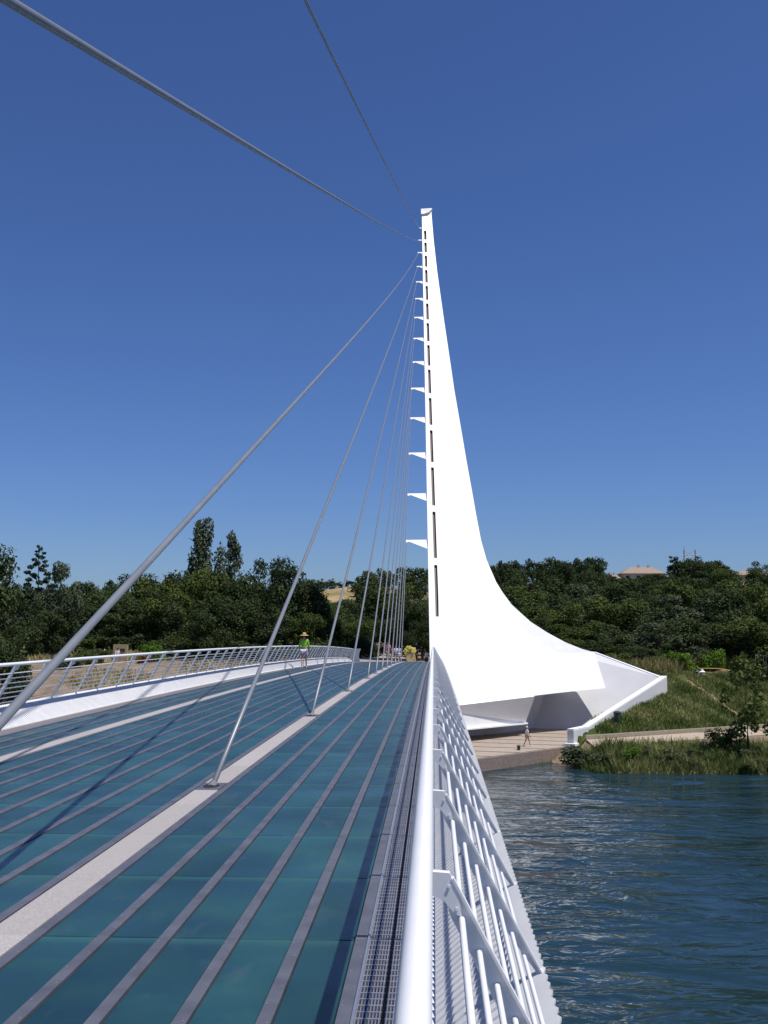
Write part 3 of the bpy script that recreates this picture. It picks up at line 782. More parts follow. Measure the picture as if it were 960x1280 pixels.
def crown(kind, seed, n_leaf, size):
    """leaf quads for a crown in a unit tree: height 1, spread about 1"""
    rs = np.random.RandomState(seed)
    lobes = []
    if kind == 'oak':
        for i in range(26):
            a = rs.uniform(0, 6.283); h = rs.uniform(0.16, 0.9); rr_ = 0.46 * math.sqrt(max(0.05, 1 - ((h - 0.5) / 0.55) ** 2)) * rs.uniform(0.45, 1.0)
            lobes.append((rr_ * math.cos(a), rr_ * math.sin(a), h, rs.uniform(0.09, 0.19), 0.8))
        lobes.append((0, 0, 0.55, 0.3, 0.9))
    elif kind == 'column':
        for i in range(24):
            h = rs.uniform(0.12, 0.95); a = rs.uniform(0, 6.283); rr_ = 0.3 * (1 - abs(h - 0.55) * 0.9) * rs.uniform(0.2, 1)
            lobes.append((rr_ * math.cos(a), rr_ * math.sin(a), h, rs.uniform(0.06, 0.11), 1.6))
    elif kind == 'conifer':
        for i in range(60):
            h = 0.1 + 0.88 * i / 60; a = i * 2.4; rr_ = 0.40 * (1 - h) ** 0.8 * rs.uniform(0.5, 1.0)
            lobes.append((rr_ * math.cos(a), rr_ * math.sin(a), h, 0.02 + 0.07 * (1 - h), 0.35))
    elif kind == 'sparse':
        for i in range(16):
            h = 0.25 + 0.72 * i / 16; a = rs.uniform(0, 6.283); rr_ = 0.26 * (1 - 0.5 * h) * rs.uniform(0.2, 1)
            lobes.append((rr_ * math.cos(a), rr_ * math.sin(a), h, rs.uniform(0.05, 0.085), 1.0))
    elif kind == 'bush':
        for i in range(16):
            a = rs.uniform(0, 6.283); rr_ = 0.42 * math.sqrt(rs.uniform(0, 1)); h = rs.uniform(0.15, 0.8) * (1 - 0.5 * rr_)
            lobes.append((rr_ * math.cos(a), rr_ * math.sin(a), h, rs.uniform(0.12, 0.22), 0.9))
    wts = np.array([l_[3] ** 2 for l_ in lobes]); wts /= wts.sum()
    idx = rs.choice(len(lobes), n_leaf, p=wts); lo = np.array(lobes)[idx]
    d = rs.normal(0, 1, (n_leaf, 3)); d /= np.linalg.norm(d, axis=1)[:, None]
    rad = lo[:, 3] * rs.uniform(0.2, 1, n_leaf) ** 0.4
    # ragged surface: radius modulated by direction clumps
    cl = np.sin(d[:, 0] * 7 + idx) * np.sin(d[:, 1] * 6 - idx * 1.7) * np.sin(d[:, 2] * 8 + idx * 0.6)
    rad *= 1 + 0.28 * cl + rs.normal(0, 0.08, n_leaf)
    c = lo[:, :3] + d * rad[:, None] * np.stack([np.ones(n_leaf), np.ones(n_leaf), lo[:, 4]], 1)
    c[:, 2] = np.clip(c[:, 2], 0.01, 1.02)
    lobe_t = rs.uniform(-0.22, 0.22, len(lobes))[idx]
    tint = np.clip(0.5 + lobe_t + rs.normal(0, 0.17, n_leaf), 0, 1)
    nrm_ = d * 0.8 + np.array([0, 0, 0.5])
    return leaves(c, nrm_, size, rs, tint)
def trunk_mesh(kind, seed):
    rs = random.Random(seed); mb = MB()
    top = {'oak': 0.62, 'column': 0.93, 'conifer': 0.97, 'sparse': 0.97, 'bush': 0.4}[kind]
    r0 = {'oak': 0.032, 'column': 0.016, 'conifer': 0.015, 'sparse': 0.013, 'bush': 0.02}[kind]
    pts_ = [(rs.uniform(-.02, .02) * (i > 0), rs.uniform(-.02, .02) * (i > 0), -0.03 + (top + 0.03) * i / 5) for i in range(6)]
    mb.tube(pts_, [r0 * (1 - 0.8 * i / 5) for i in range(6)], 7)
    for i in range(7):
        a = rs.uniform(0, 6.28); h = top * rs.uniform(0.35, 0.9); ln_ = (0.3 if kind in ('oak', 'bush') else 0.14) * rs.uniform(0.6, 1.1)
        mb.tube([(0, 0, h), (ln_ * .5 * math.cos(a), ln_ * .5 * math.sin(a), h + ln_ * .35), (ln_ * math.cos(a), ln_ * math.sin(a), h + ln_ * .6)], [r0 * .45, r0 * .3, r0 * .1], 5)
    return mb.mesh('trunk', 'bark', True)
VAR = {}
for key, kind, seed, n_, sz, leaf in [('oak0', 'oak', 1, 9000, 0.020, 'leaf_oak'), ('oak1', 'oak', 2, 9000, 0.020, 'leaf_oak'), ('oak2', 'oak', 3, 9000, 0.021, 'leaf_mid'),
        ('oak3', 'oak', 4, 9000, 0.019, 'leaf_oak'), ('oak4', 'oak', 14, 8000, 0.022, 'leaf_grey'), ('col0', 'column', 5, 9000, 0.019, 'leaf_grey'), ('con0', 'conifer', 6, 4500, 0.02, 'leaf_pine'), ('sp0', 'sparse', 7, 3000, 0.018, 'leaf_grey'),
        ('sp1', 'sparse', 17, 2200, 0.02, 'leaf_oak'), ('bush0', 'bush', 8, 2600, 0.035, 'leaf_mid'), ('bush1', 'bush', 9, 2600, 0.04, 'leaf_oak'), ('bush2', 'bush', 10, 2000, 0.035, 'leaf_bright'), ('bush3', 'bush', 11, 1200, 0.04, 'leaf_orange'),
        ('bush4', 'bush', 12, 2600, 0.04, 'leaf_grey'), ('bush5', 'bush', 13, 1800, 0.05, 'leaf_yellow'), ('young', 'column', 21, 800, 0.03, 'leaf_mid')]:
    V_, t_ = crown(kind, seed, n_, sz); VAR[key] = (np_mesh('crown', V_, t_, leaf), trunk_mesh(kind, seed), kind)
def plant(name, key, loc, height, spread, label, cat, group=None, rz=None):
    root = empty(name, loc, label, cat, group)
    cm, tm, kind = VAR[key]; s_ = (spread, spread, height); rz = rnd.uniform(0, 6.28) if rz is None else rz
    link('foliage' if kind == 'bush' else 'crown', cm, root, scale=s_, rot=(0, 0, rz))
    link('stem' if kind == 'bush' else 'trunk', tm, root, scale=((height * .8,) * 2 + (height,)) if kind != 'bush' else s_, rot=(0, 0, rz))
    return root
def tree_at(key, px, top, D, spread_px, label, group=None, name='oak_tree', base=None):
    p = at(px, top, D); z0 = ground(p.x, p.y) if base is None else base
    plant(name, key, (p.x, p.y, z0 - 0.1), p.z - z0 + 0.1, spread_px * D / F_PX, label, 'tree', group)
T = tree_at
HUE = dict(oak0='dark', oak1='deep', oak2='olive', oak3='dull', oak4='grey')
T('oak0', -26, 680, 96, 135, 'large dark green tree at the left edge, nearest to the railing')
T('oak3', 0, 735, 100, 100, 'dark tree filling in below the large tree at the left edge')
T('oak1', 6, 775, 91, 84, 'low dark tree seen through the near end of the left railing')
T('con0', 50, 679, 132, 110, 'thin pale conifer spire standing above the left-hand trees', name='conifer')
T('oak4', 70, 702, 120, 66, 'soft grey-green tree beside the thin conifer spire', name='willow_tree')
g_ = 'dark trees behind the left railing'
shared = 'dark green tree in the dense row behind the left railing'
for i, (px, top, D, sp) in enumerate([(104, 730, 150, 70), (132, 722, 146, 80), (165, 716, 150, 80), (198, 716, 140, 80), (226, 712, 145, 70), (120, 742, 136, 66), (178, 738, 131, 80), (216, 735, 128, 80), (150, 745, 128, 66), (60, 745, 118, 60)]):
    T(('oak0', 'oak1', 'oak3', 'oak2')[i % 4], px, top, D, sp, ('dark', 'deep', 'dull', 'olive')[i % 4] + ' green tree in the %s row behind the left railing' % ('front' if D < 138 else 'rear'), g_)
T('col0', 253, 653, 150, 92, 'tall grey-green poplar rising above the wood at left', name='poplar_tree')
T('sp0', 292, 664, 152, 80, 'thin sparse treetop just right of the tall poplar', name='poplar_tree')
T('oak2', 262, 705, 134, 84, 'olive green tree in front of the tall poplar')
T('oak1', 305, 690, 130, 92, 'tallest dark oak right of the tall poplar')
T('oak3', 345, 697, 128, 84, 'dark oak behind the nearest footed stay cable')
T('oak0', 380, 725, 130, 76, 'dark oak right of the group, above the walking woman in the straw hat')
for i, (px, top, D, sp) in enumerate([(240, 750, 120, 80), (290, 745, 117, 84), (335, 752, 116, 80), (372, 760, 118, 70), (270, 760, 114, 70)]):
    T(('oak3', 'oak0', 'oak1', 'oak2')[i % 4], px, top, D, sp, 'lower dark tree in front of the tallest oaks', 'lower trees in front of the tall oaks')
for i, (px, top, D, sp) in enumerate([(402, 744, 140, 56), (425, 750, 150, 60), (447, 748, 156, 60), (466, 730, 160, 56), (488, 726, 158, 60), (512, 733, 150, 60), (535, 728, 155, 60), (412, 772, 126, 56), (440, 770, 128, 60), (470, 762, 130, 60), (500, 752, 128, 62), (528, 750, 126, 60), (555, 745, 135, 60), (455, 785, 120, 44), (520, 775, 122, 50)]):
    T(('oak2', 'oak1', 'oak3', 'oak0')[i % 4], px, top, D, sp, ('olive', 'deep', 'dull', 'dark')[i % 4] + ' green tree in the %s of the wood beyond the end of the deck' % ('front' if D < 136 else 'back'), 'trees beyond the end of the deck')
# right-hand wood
g2 = 'trees on the slope behind the pylon'
for i, (px, top, D, sp) in enumerate([(600, 740, 145, 80), (645, 745, 150, 76), (688, 752, 140, 80), (728, 748, 148, 84), (772, 742, 142, 90), (815, 750, 138, 84), (858, 742, 140, 92), (900, 735, 138, 92), (940, 738, 135, 92), (985, 730, 132, 96),
        (665, 770, 128, 76), (715, 775, 126, 76), (760, 772, 127, 84), (805, 778, 126, 76), (848, 772, 127, 84), (892, 765, 126, 84), (935, 768, 126, 84), (975, 760, 126, 80), (700, 795, 122, 60), (790, 800, 121, 60), (870, 795, 124, 60), (745, 798, 122, 60), (830, 800, 124, 60), (915, 798, 126, 60), (955, 800, 127, 60),
        (640, 728, 185, 76), (680, 728, 190, 76), (722, 730, 185, 76), (765, 728, 190, 76), (808, 730, 182, 76), (850, 724, 186, 80), (893, 722, 190, 76), (935, 722, 186, 80), (975, 716, 182, 80)]):
    T(('oak0', 'oak1', 'oak2', 'oak3', 'oak2', 'oak1', 'oak4')[i % 7], px, top, D, sp * (0.85 + 0.3 * rnd.random()), HUE[('oak0', 'oak1', 'oak2', 'oak3', 'oak2', 'oak1', 'oak4')[i % 7]] + ' green tree in the %s of the dense wood behind the pylon' % ('lowest front row' if D < 125 else 'front row' if D < 130 else 'middle row' if D < 160 else 'upper row'), g2)
T('sp1', 628, 698, 250, 30, 'narrow upright tree on the skyline just right of the pylon', name='pine_tree')
T('oak3', 660, 712, 240, 46, 'skyline tree second to the right of the pylon')
T('oak1', 692, 708, 230, 40, 'skyline tree with a leaning top, third right of the pylon')
T('oak0', 706, 700, 235, 34, 'tall skyline tree left of the hilltop house')
T('oak3', 738, 700, 240, 46, 'bushy skyline tree next to the hilltop house')
T('oak2', 786, 722, 300, 40, 'round tree in front of the left half of the hilltop house')
T('oak0', 815, 717, 304, 36, 'round tree in front of the right half of the hilltop house')
T('sp1', 841, 694, 300, 44, 'round-headed tree beside the hilltop house', name='pine_tree')
T('oak0', 878, 700, 260, 40, 'skyline tree right of the lattice mast')
T('oak2', 905, 708, 250, 46, 'skyline tree left of the pale right-hand house')
T('oak1', 955, 698, 262, 52, 'skyline tree at the right edge of the picture')
for i, (px, top, D, sp) in enumerate([(398, 722, 320, 14), (412, 722, 325, 12), (436, 724, 330, 12), (423, 726, 322, 9)]):
    T('oak1', px, top, D, sp * 1.5, 'tiny tree on top of the golden hill', 'tiny trees on the golden hilltop')
# far wood that reads as one mass
def wood(name, spots, label, seed):
    rs = np.random.RandomState(seed); VV = []; TT = []
    base = [crown('oak', 30 + i, 1500, 0.042) for i in range(5)]
    for (x, y, h, sp) in spots:
        V_, t_ = base[rs.randint(5)]; a = rs.uniform(0, 6.28); c, s_ = math.cos(a), math.sin(a)
        X = (V_[:, 0] * c - V_[:, 1] * s_) * sp + x; Y = (V_[:, 0] * s_ + V_[:, 1] * c) * sp + y; Z = V_[:, 2] * h + ground(x, y) - 0.3
        VV.append(np.stack([X, Y, Z], 1)); TT.append(np.clip(t_ + rs.normal(0, 0.14), 0, 1))
    o = link(name, np_mesh(name, np.concatenate(VV), np.concatenate(TT), 'leaf_oak'))
    return tag(o, label, 'wood', kind='stuff')
spots = []; wr = random.Random(5)
for i in range(210):
    D = wr.uniform(165, 345); px = wr.uniform(575, 1020); x = (px - VPX) / F_PX * D
    if 745 < px < 845 and D > 235: continue
    if px > 905 and D > 240: continue
    spots.append((x, D, wr.uniform(5.5, 8.5), wr.uniform(6, 9)))
for i in range(26):
    D = wr.uniform(250, 296); px = wr.uniform(748, 846); spots.append(((px - VPX) / F_PX * D, D, wr.uniform(2.6, 4.0), wr.uniform(5, 8)))
wood('far_wood', spots, 'dark wood covering the hillside behind the pylon up to the houses', 1)
spots = []
for i in range(150):
    D = wr.uniform(165, 340); px = wr.uniform(-60, 560); x = (px - VPX) / F_PX * D
    if 396 < px < 446 and D > 225: continue
    spots.append((x, D, wr.uniform(5, 8.0), wr.uniform(6, 9)))
wood('far_wood', spots, 'dark wood on the rise behind the left-hand trees', 2)
# bank shrubs
def bush_at(key, px, py, D, h, sp, label, group=None, name='shrub'):
    p = at(px, py, D); z0 = ground(p.x, p.y); return plant(name, key, (p.x, p.y, z0 - 0.05), h, sp, label, 'shrub', group)
bush_at('bush4', 733, 945, 86.4, 2.3, 3.6, 'feathery yellow-green bush at the foot of the white wing wall')
bush_at('bush2', 789, 950, 84.6, 1.7, 2.0, 'bright green bush low on the river bank')
for i in range(24):
    px = 752 + i * 9.4 + rnd.uniform(-3, 3); D = rnd.choice((84.0, 85.0, 86.0)) + rnd.uniform(-.4, .4)
    bush_at(('bush0', 'bush4', 'bush4', 'bush1')[i % 4], px, 945, D, rnd.uniform(0.7, 1.5), rnd.uniform(1.5, 2.6), 'low shrub in the thicket along the water edge', 'shrubs along the water edge')
p = at(936, 950, 85.8); plant('young_tree', 'young', (p.x, p.y, ground(p.x, p.y) - .05), 8.2, 7.0, 'young slender tree standing alone on the right river bank', 'tree')
p = at(902, 945, 86.2); plant('young_tree', 'bush0', (p.x, p.y, ground(p.x, p.y) - .05), 2.9, 2.4, 'small leafy sapling left of the slender bank tree', 'tree')
bush_at('bush1', 955, 850, 118, 2.4, 2.6, 'round dark bush at the right edge above the grass slope')
for i, (px, D, h, sp) in enumerate([(850, 119, 3.0, 4.2), (893, 121, 3.2, 3.6), (770, 118, 2.4, 3.4), (735, 117, 2.2, 3), (925, 121, 2.4, 3.2), (820, 120, 2.0, 3.0)]):
    bush_at('bush2' if i < 2 else 'bush0', px, 830, D, h, sp, 'bright green shrub at the foot of the wood above the tall grass', 'shrubs at the foot of the wood')
bush_at('bush2', 190, 800, 112, 2.6, 3.0, 'bright green bush behind the left railing at the foot of the wood')
bush_at('bush3', 183, 806, 110, 1.5, 2.0, 'orange flowering bush beside the tan notice board')
for i, (px, py, D, h, sp) in enumerate([(96, 815, 108, 1.9, 3.4), (112, 812, 112, 2.1, 3.6), (126, 815, 110, 1.8, 3.0), (82, 820, 106, 1.8, 3.0), (100, 805, 122, 2.4, 4)]):
    bush_at('bush4' if i % 2 else 'bush0', px, py, D, h, sp, 'pale green garden shrub behind the left railing', 'garden shrubs behind the left railing')
for i in range(26):
    bush_at(('bush1', 'bush1', 'bush0')[i % 3], 70 + i * 14.5, 815, (124 if i < 10 else 113) + (i % 3) * 2, 2.0 + (i % 4) * .4, 3.8, 'dark undergrowth shrub along the foot of the left wood', 'undergrowth of the left wood')
# grass
def blades(n_, area, hgt, wid, leaf, name, label, seed):
    rs = np.random.RandomState(seed); P = []
    rr_ = random.Random(seed)
    while len(P) < n_:
        x, y = area(rr_)
        if x is None: continue
        P.append((x, y, ground(x, y)))
    P = np.array(P); n_ = len(P); a = rs.uniform(0, 6.28, n_); h = hgt * rs.uniform(0.5, 1.3, n_); w_ = wid * rs.uniform(0.6, 1.4, n_)
    patch = 0.45 + 0.38 * np.sin(P[:, 0] * 0.9 + 1.3 * np.sin(P[:, 1] * .6)) * np.sin(P[:, 1] * 0.8 + P[:, 0] * .3)
    u = np.stack([np.cos(a), np.sin(a), 0 * a], 1) * w_[:, None]
    b2 = rs.uniform(0, 6.28, n_); tipv = np.stack([np.cos(b2) * h * .5, np.sin(b2) * h * .5, h], 1)
    P[:, 2] -= 0.05
    V = np.stack([P - u, P + u, P + tipv + u * .25, P + tipv - u * .25], 1).reshape(-1, 3)
    t = np.clip(patch + rs.normal(0, 0.16, n_), 0, 1)
    return tag(link(name, np_mesh(name, V, t, leaf)), label, 'grass', kind='stuff')
def slope_area(r_):
    x = r_.uniform(14.5, 46); u = r_.uniform(0.5, 15.2 if x > 29 else 20); y = kerb_y(x) + u
    if inside(PLAZA_POLY, x, y) or x < 15.2 + (min(y, 109.6) - 98.5) * 0.86: return None, None
    tx = 27.5 + (u - 13) * -0.28
    if abs(x - tx) < 0.3: return None, None
    return x, y
blades(60000, slope_area, 0.36, 0.05, 'blade', 'slope_grass', 'rough green grass covering the slope right of the white wing wall', 4)
def tuft_area(r_):
    x = r_.uniform(18, 50); y = kerb_y(x) + r_.uniform(15.8 if x < 27 else 19.0, 24) + 0.6 * math.sin(x * 1.3)
    if y < 115.5 and x < 25.8: return None, None
    return x, y
blades(16000, tuft_area, 1.25, 0.05, 'blade_dry', 'tall_dry_grass', 'band of tall straw-coloured grass below the right-hand wood', 6)
def bank_area(r_):
    x = r_.uniform(11.5, 44); y = r_.uniform(82.9, 88)
    return x, y
blades(22000, bank_area, 0.85, 0.035, 'blade', 'bank_grass', 'weedy grass along the river edge below the path', 8)
def left_area(r_):
    x = r_.uniform(-60, -9); y = r_.uniform(92, 125)
    if math.sin(x * .35) * math.sin(y * .3 + x * .1) < 0.1 and y < 112: return None, None
    return x, y
blades(14000, left_area, 0.45, 0.06, 'blade_dry', 'left_bank_grass', 'patchy dry grass on the bank behind the left railing', 9)

# ------------------------------------------------------------------ houses, mast, board, bin, car
def house(px, top, D, wpx, label, roof_h, wall_h, rot=0):
    p = at(px, top, D); wd = wpx * D / F_PX; zt = p.z
    root = empty('house', (p.x, p.y, zt - roof_h - wall_h), label, 'house', rotz=rot)
    a = wd / 2; d = wd * 0.35
    m2 = MB(); m2.box(-a * .9, a * .9, -d * .9, d * .9, 0, wall_h); m2.obj('wall', 'stucco', root)
    m2 = MB(); m2.add([(-a, -d, wall_h), (a, -d, wall_h), (a, d, wall_h), (-a, d, wall_h), (-a * .45, 0, wall_h + roof_h), (a * .45, 0, wall_h + roof_h)],
                      [(0, 1, 5, 4), (1, 2, 5), (2, 3, 4, 5), (3, 0, 4), (3, 2, 1, 0)])
    rf = m2.obj('roof', 'roof', root)
    for s_ in (-0.1, 0.33):
        m2 = MB(); m2.box(a * s_ - .35, a * s_ + .35, -.3, .3, wall_h + roof_h * .6, wall_h + roof_h + .7); m2.obj('chimney', 'stucco', rf)
    for i in range(4):
        cx = -a * .7 + a * .46 * i
        m2 = MB(); m2.box(cx - .6, cx + .6, -d * .9 - .06, -d * .9 + .05, wall_h - 2.2, wall_h - .7); wo = m2.obj('window', 'window', root)
        m2 = MB(); m2.box(cx - .75, cx + .75, -d * .9 - .14, -d * .9 - .062, wall_h - 2.35, wall_h - 2.2); m2.obj('sill', 'stucco', wo)
    return root
house(801, 709, 335, 56, 'hilltop house with a hipped tan tile roof above the wood', 2.2, 5.5)
house(764, 718.5, 318, 26, 'small pale house just left of the larger hilltop house', 1.5, 5.5, 0.3)
house(938, 713.5, 318, 52, 'pale low-roofed house on the skyline at right', 1.4, 6.0)
p = at(862, 687, 380); zb = p.z - 22
root = empty('lattice_mast', (p.x, p.y, zb), 'grey lattice power mast on the skyline right of the house', 'mast')
for sx in (-1, 1):
    for sy in (-1, 1):
        m2 = MB(); m2.tube([(sx * 2.2, sy * 1.2, 0), (sx * 2.0, sy * .5, 21.9)], 0.13, 4); m2.obj('leg', 'tower', root)
for i in range(9):
    z = 2.2 * i + 2
    m2 = MB(); m2.tube([(-2.15, 0, z), (2.1, 0, z + 2.2)], 0.08, 4); m2.tube([(2.15, 0, z), (-2.1, 0, z + 2.2)], 0.08, 4); m2.obj('brace', 'tower', root)
for z in (16, 20):
    m2 = MB(); m2.tube([(-3.6, 0, z), (3.6, 0, z)], 0.11, 4); m2.obj('crossarm', 'tower', root)
m2 = MB(); m2.tube([(-2.0, 0, 21.9), (-2.0, 0, 23.4)], 0.09, 4); m2.obj('spike', 'tower', root)

p = at(151, 806, 110); z0 = ground(p.x, p.y)
root = empty('notice_board', (p.x, p.y, z0), 'tan boxy notice board standing behind the left railing', 'board')
tz = at(151, 805.5, 110).z - z0
m2 = MB(); m2.box(-.78, .78, -.12, .12, 0.25, tz); m2.obj('panel', 'board', root)
m2 = MB(); m2.box(0.0, .5, -.16, -.121, tz - .75, tz - .45); m2.obj('plaque', 'bin', root)
for s_ in (-.6, .6):
    m2 = MB(); m2.box(s_ - .07, s_ + .07, -.1, .1, 0, .25); m2.obj('post', 'board', root)
p = at(772, 912, 97.5); z0 = ground(p.x, p.y)
root = empty('litter_bin', (p.x, p.y, z0), 'dark litter bin on the grass beside the white wing wall', 'bin')
m2 = MB(); m2.tube([(0, 0, 0), (0, 0, .95)], [0.3, 0.34], 14); m2.obj('body', 'bin', root)
m2 = MB(); m2.tube([(0, 0, .95), (0, 0, 1.0), (0, 0, 1.1)], [0.38, 0.38, 0.2], 14); m2.obj('lid', 'bin', root)
# yellow tape line on stakes
pa, pb_ = at(866, 846, 119), at(922, 858, 118)
root = empty('tape_barrier', (pa.x, pa.y, ground(pa.x, pa.y)), 'yellow tape strung on low stakes above the grass slope', 'tape')
prev = None
for i in range(6):
    q2 = pa.lerp(pb_, i / 5); gz = ground(q2.x, q2.y)
    m2 = MB(); m2.tube([(q2.x, q2.y, gz), (q2.x, q2.y, gz + 0.55)], 0.02, 5); rel(root, m2.obj('stake', 'kerb'))
    if prev: m2 = MB(); m2.tube([prev, (q2.x, q2.y, gz + .5)], 0.03, 4); rel(root, m2.obj('tape', 'tape'))
    prev = (q2.x, q2.y, gz + .5)
def bundle(px, py, D, label):
    p = at(px, py, D); z0 = ground(p.x, p.y)
    root = empty('sack', (p.x, p.y, z0), label, 'sack')
    for i, (dx, c) in enumerate(((-.25, 'bin'), (.35, 'white'))):
        m2 = MB()
        m2.tube([(dx, 0, 0), (dx, 0, .15), (dx + .03, 0, .4), (dx, 0, .58), (dx, .02, .66)], [.3, .4, .33, .12, .16], 10); m2.obj('bag', c, root, smooth=True)
bundle(874, 857, 116.3, 'white and dark sacks lying on bare soil atop the grass slope')
p = at(912, 931, 88); z0 = ground(p.x, p.y)
root = empty('sheet', (p.x, p.y, z0 + .02), 'crumpled white sheet on the bank beside the slender tree', 'sheet')
m2 = MB(); rs = random.Random(2); gn = 7
for j in range(gn):
    for i in range(gn): m2.v.append((-.8 + 1.6 * i / 6 + rs.uniform(-.08, .08), -.35 + .7 * j / 6 + rs.uniform(-.05, .05), 0.03 + (rs.uniform(0, .34) if 0 < i < 6 and 0 < j < 6 else 0)))
m2.f = [(j * gn + i, j * gn + i + 1, (j + 1) * gn + i + 1, (j + 1) * gn + i) for j in range(gn - 1) for i in range(gn - 1)]
m2.obj('cloth', 'white', root)
# fence frame at the right edge
p = at(953, 838, 122); z0 = ground(p.x, p.y)
root = empty('gate_frame', (p.x, p.y, z0), 'thin grey tube frame at the right edge above the grass', 'gate')
for x0_, h_ in ((-.75, 1.9), (.15, 1.9), (.45, 2.3), (1.6, 2.3)):
    m2 = MB(); m2.tube([(x0_, 0, 0), (x0_, 0, h_)], .035, 6); m2.obj('post', 'tower', root)
for a_, b_, h_ in ((-.75, .15, 1.9), (.45, 1.6, 2.3)):
    m2 = MB(); m2.tube([(a_, 0, h_), (b_, 0, h_)], .035, 6); m2.obj('rail', 'tower', root)
# parked car
p = at(84, 796, 128); z0 = ground(p.x, p.y)
root = empty('parked_car', (p.x, p.y, z0), 'white car partly hidden by shrubs beyond the left railing', 'car')
m2 = MB(); m2.prism([(-2.2, .35), (-2.2, .8), (-1.5, .95), (2.0, .95), (2.2, .75), (2.2, .35)], -.85, .85, 'y'); m2.obj('body', 'cartop', root)
m2 = MB(); m2.prism([(-1.3, .951), (-.7, 1.5), (1.2, 1.5), (1.8, .951)], -.75, .75, 'y'); cb = m2.obj('cabin', 'cartop', root)
for a_, b_ in ((-1.0, .1), (.2, 1.4)):
    m2 = MB(); m2.prism([(a_, 1.0), (a_ + .25, 1.4), (b_ - .12, 1.4), (b_, 1.0)], -.77, -.751, 'y'); m2.obj('window', 'window', cb)
for x_ in (-1.4, 1.4):
    for y_ in (-.8, .8):
        m2 = MB(); m2.tube([(x_, y_ - .1, .33), (x_, y_ + .1, .33)], .33, 14); m2.obj('wheel', 'tyre', root)

# planter with yellow flowers, small post beyond the deck end
zl = -3.62
p = at(512.5, 820, 94.9)
root = empty('planter', (p.x, p.y, zl - 0.03), 'leaning tan stone block topped with a yellow flowering bush beyond the deck end', 'planter')
m2 = MB(); m2.prism([(-.2, 0), (.6, 0), (.42, .8), (-.5, .8)], -.25, .25, 'y'); m2.obj('block', 'tanstone', root)
link('flowers', VAR['bush5'][0], root, loc=(-.1, 0, .72), scale=(1.25, 1.0, 1.0))
p = at(533, 822, 97)
root = empty('bollard', (p.x, p.y, zl - 0.1), 'short white bollard beside the pylon foot at the deck end', 'bollard')
m2 = MB(); m2.tube([(0, 0, 0), (0, 0, .45), (0, 0, .5)], [.16, .16, .14], 12); m2.obj('foot', 'bin', root)
m2 = MB(); m2.tube([(0, 0, .5), (0, 0, .85), (0, 0, .95)], [.15, .15, .08], 12); m2.obj('head', 'rail', root)

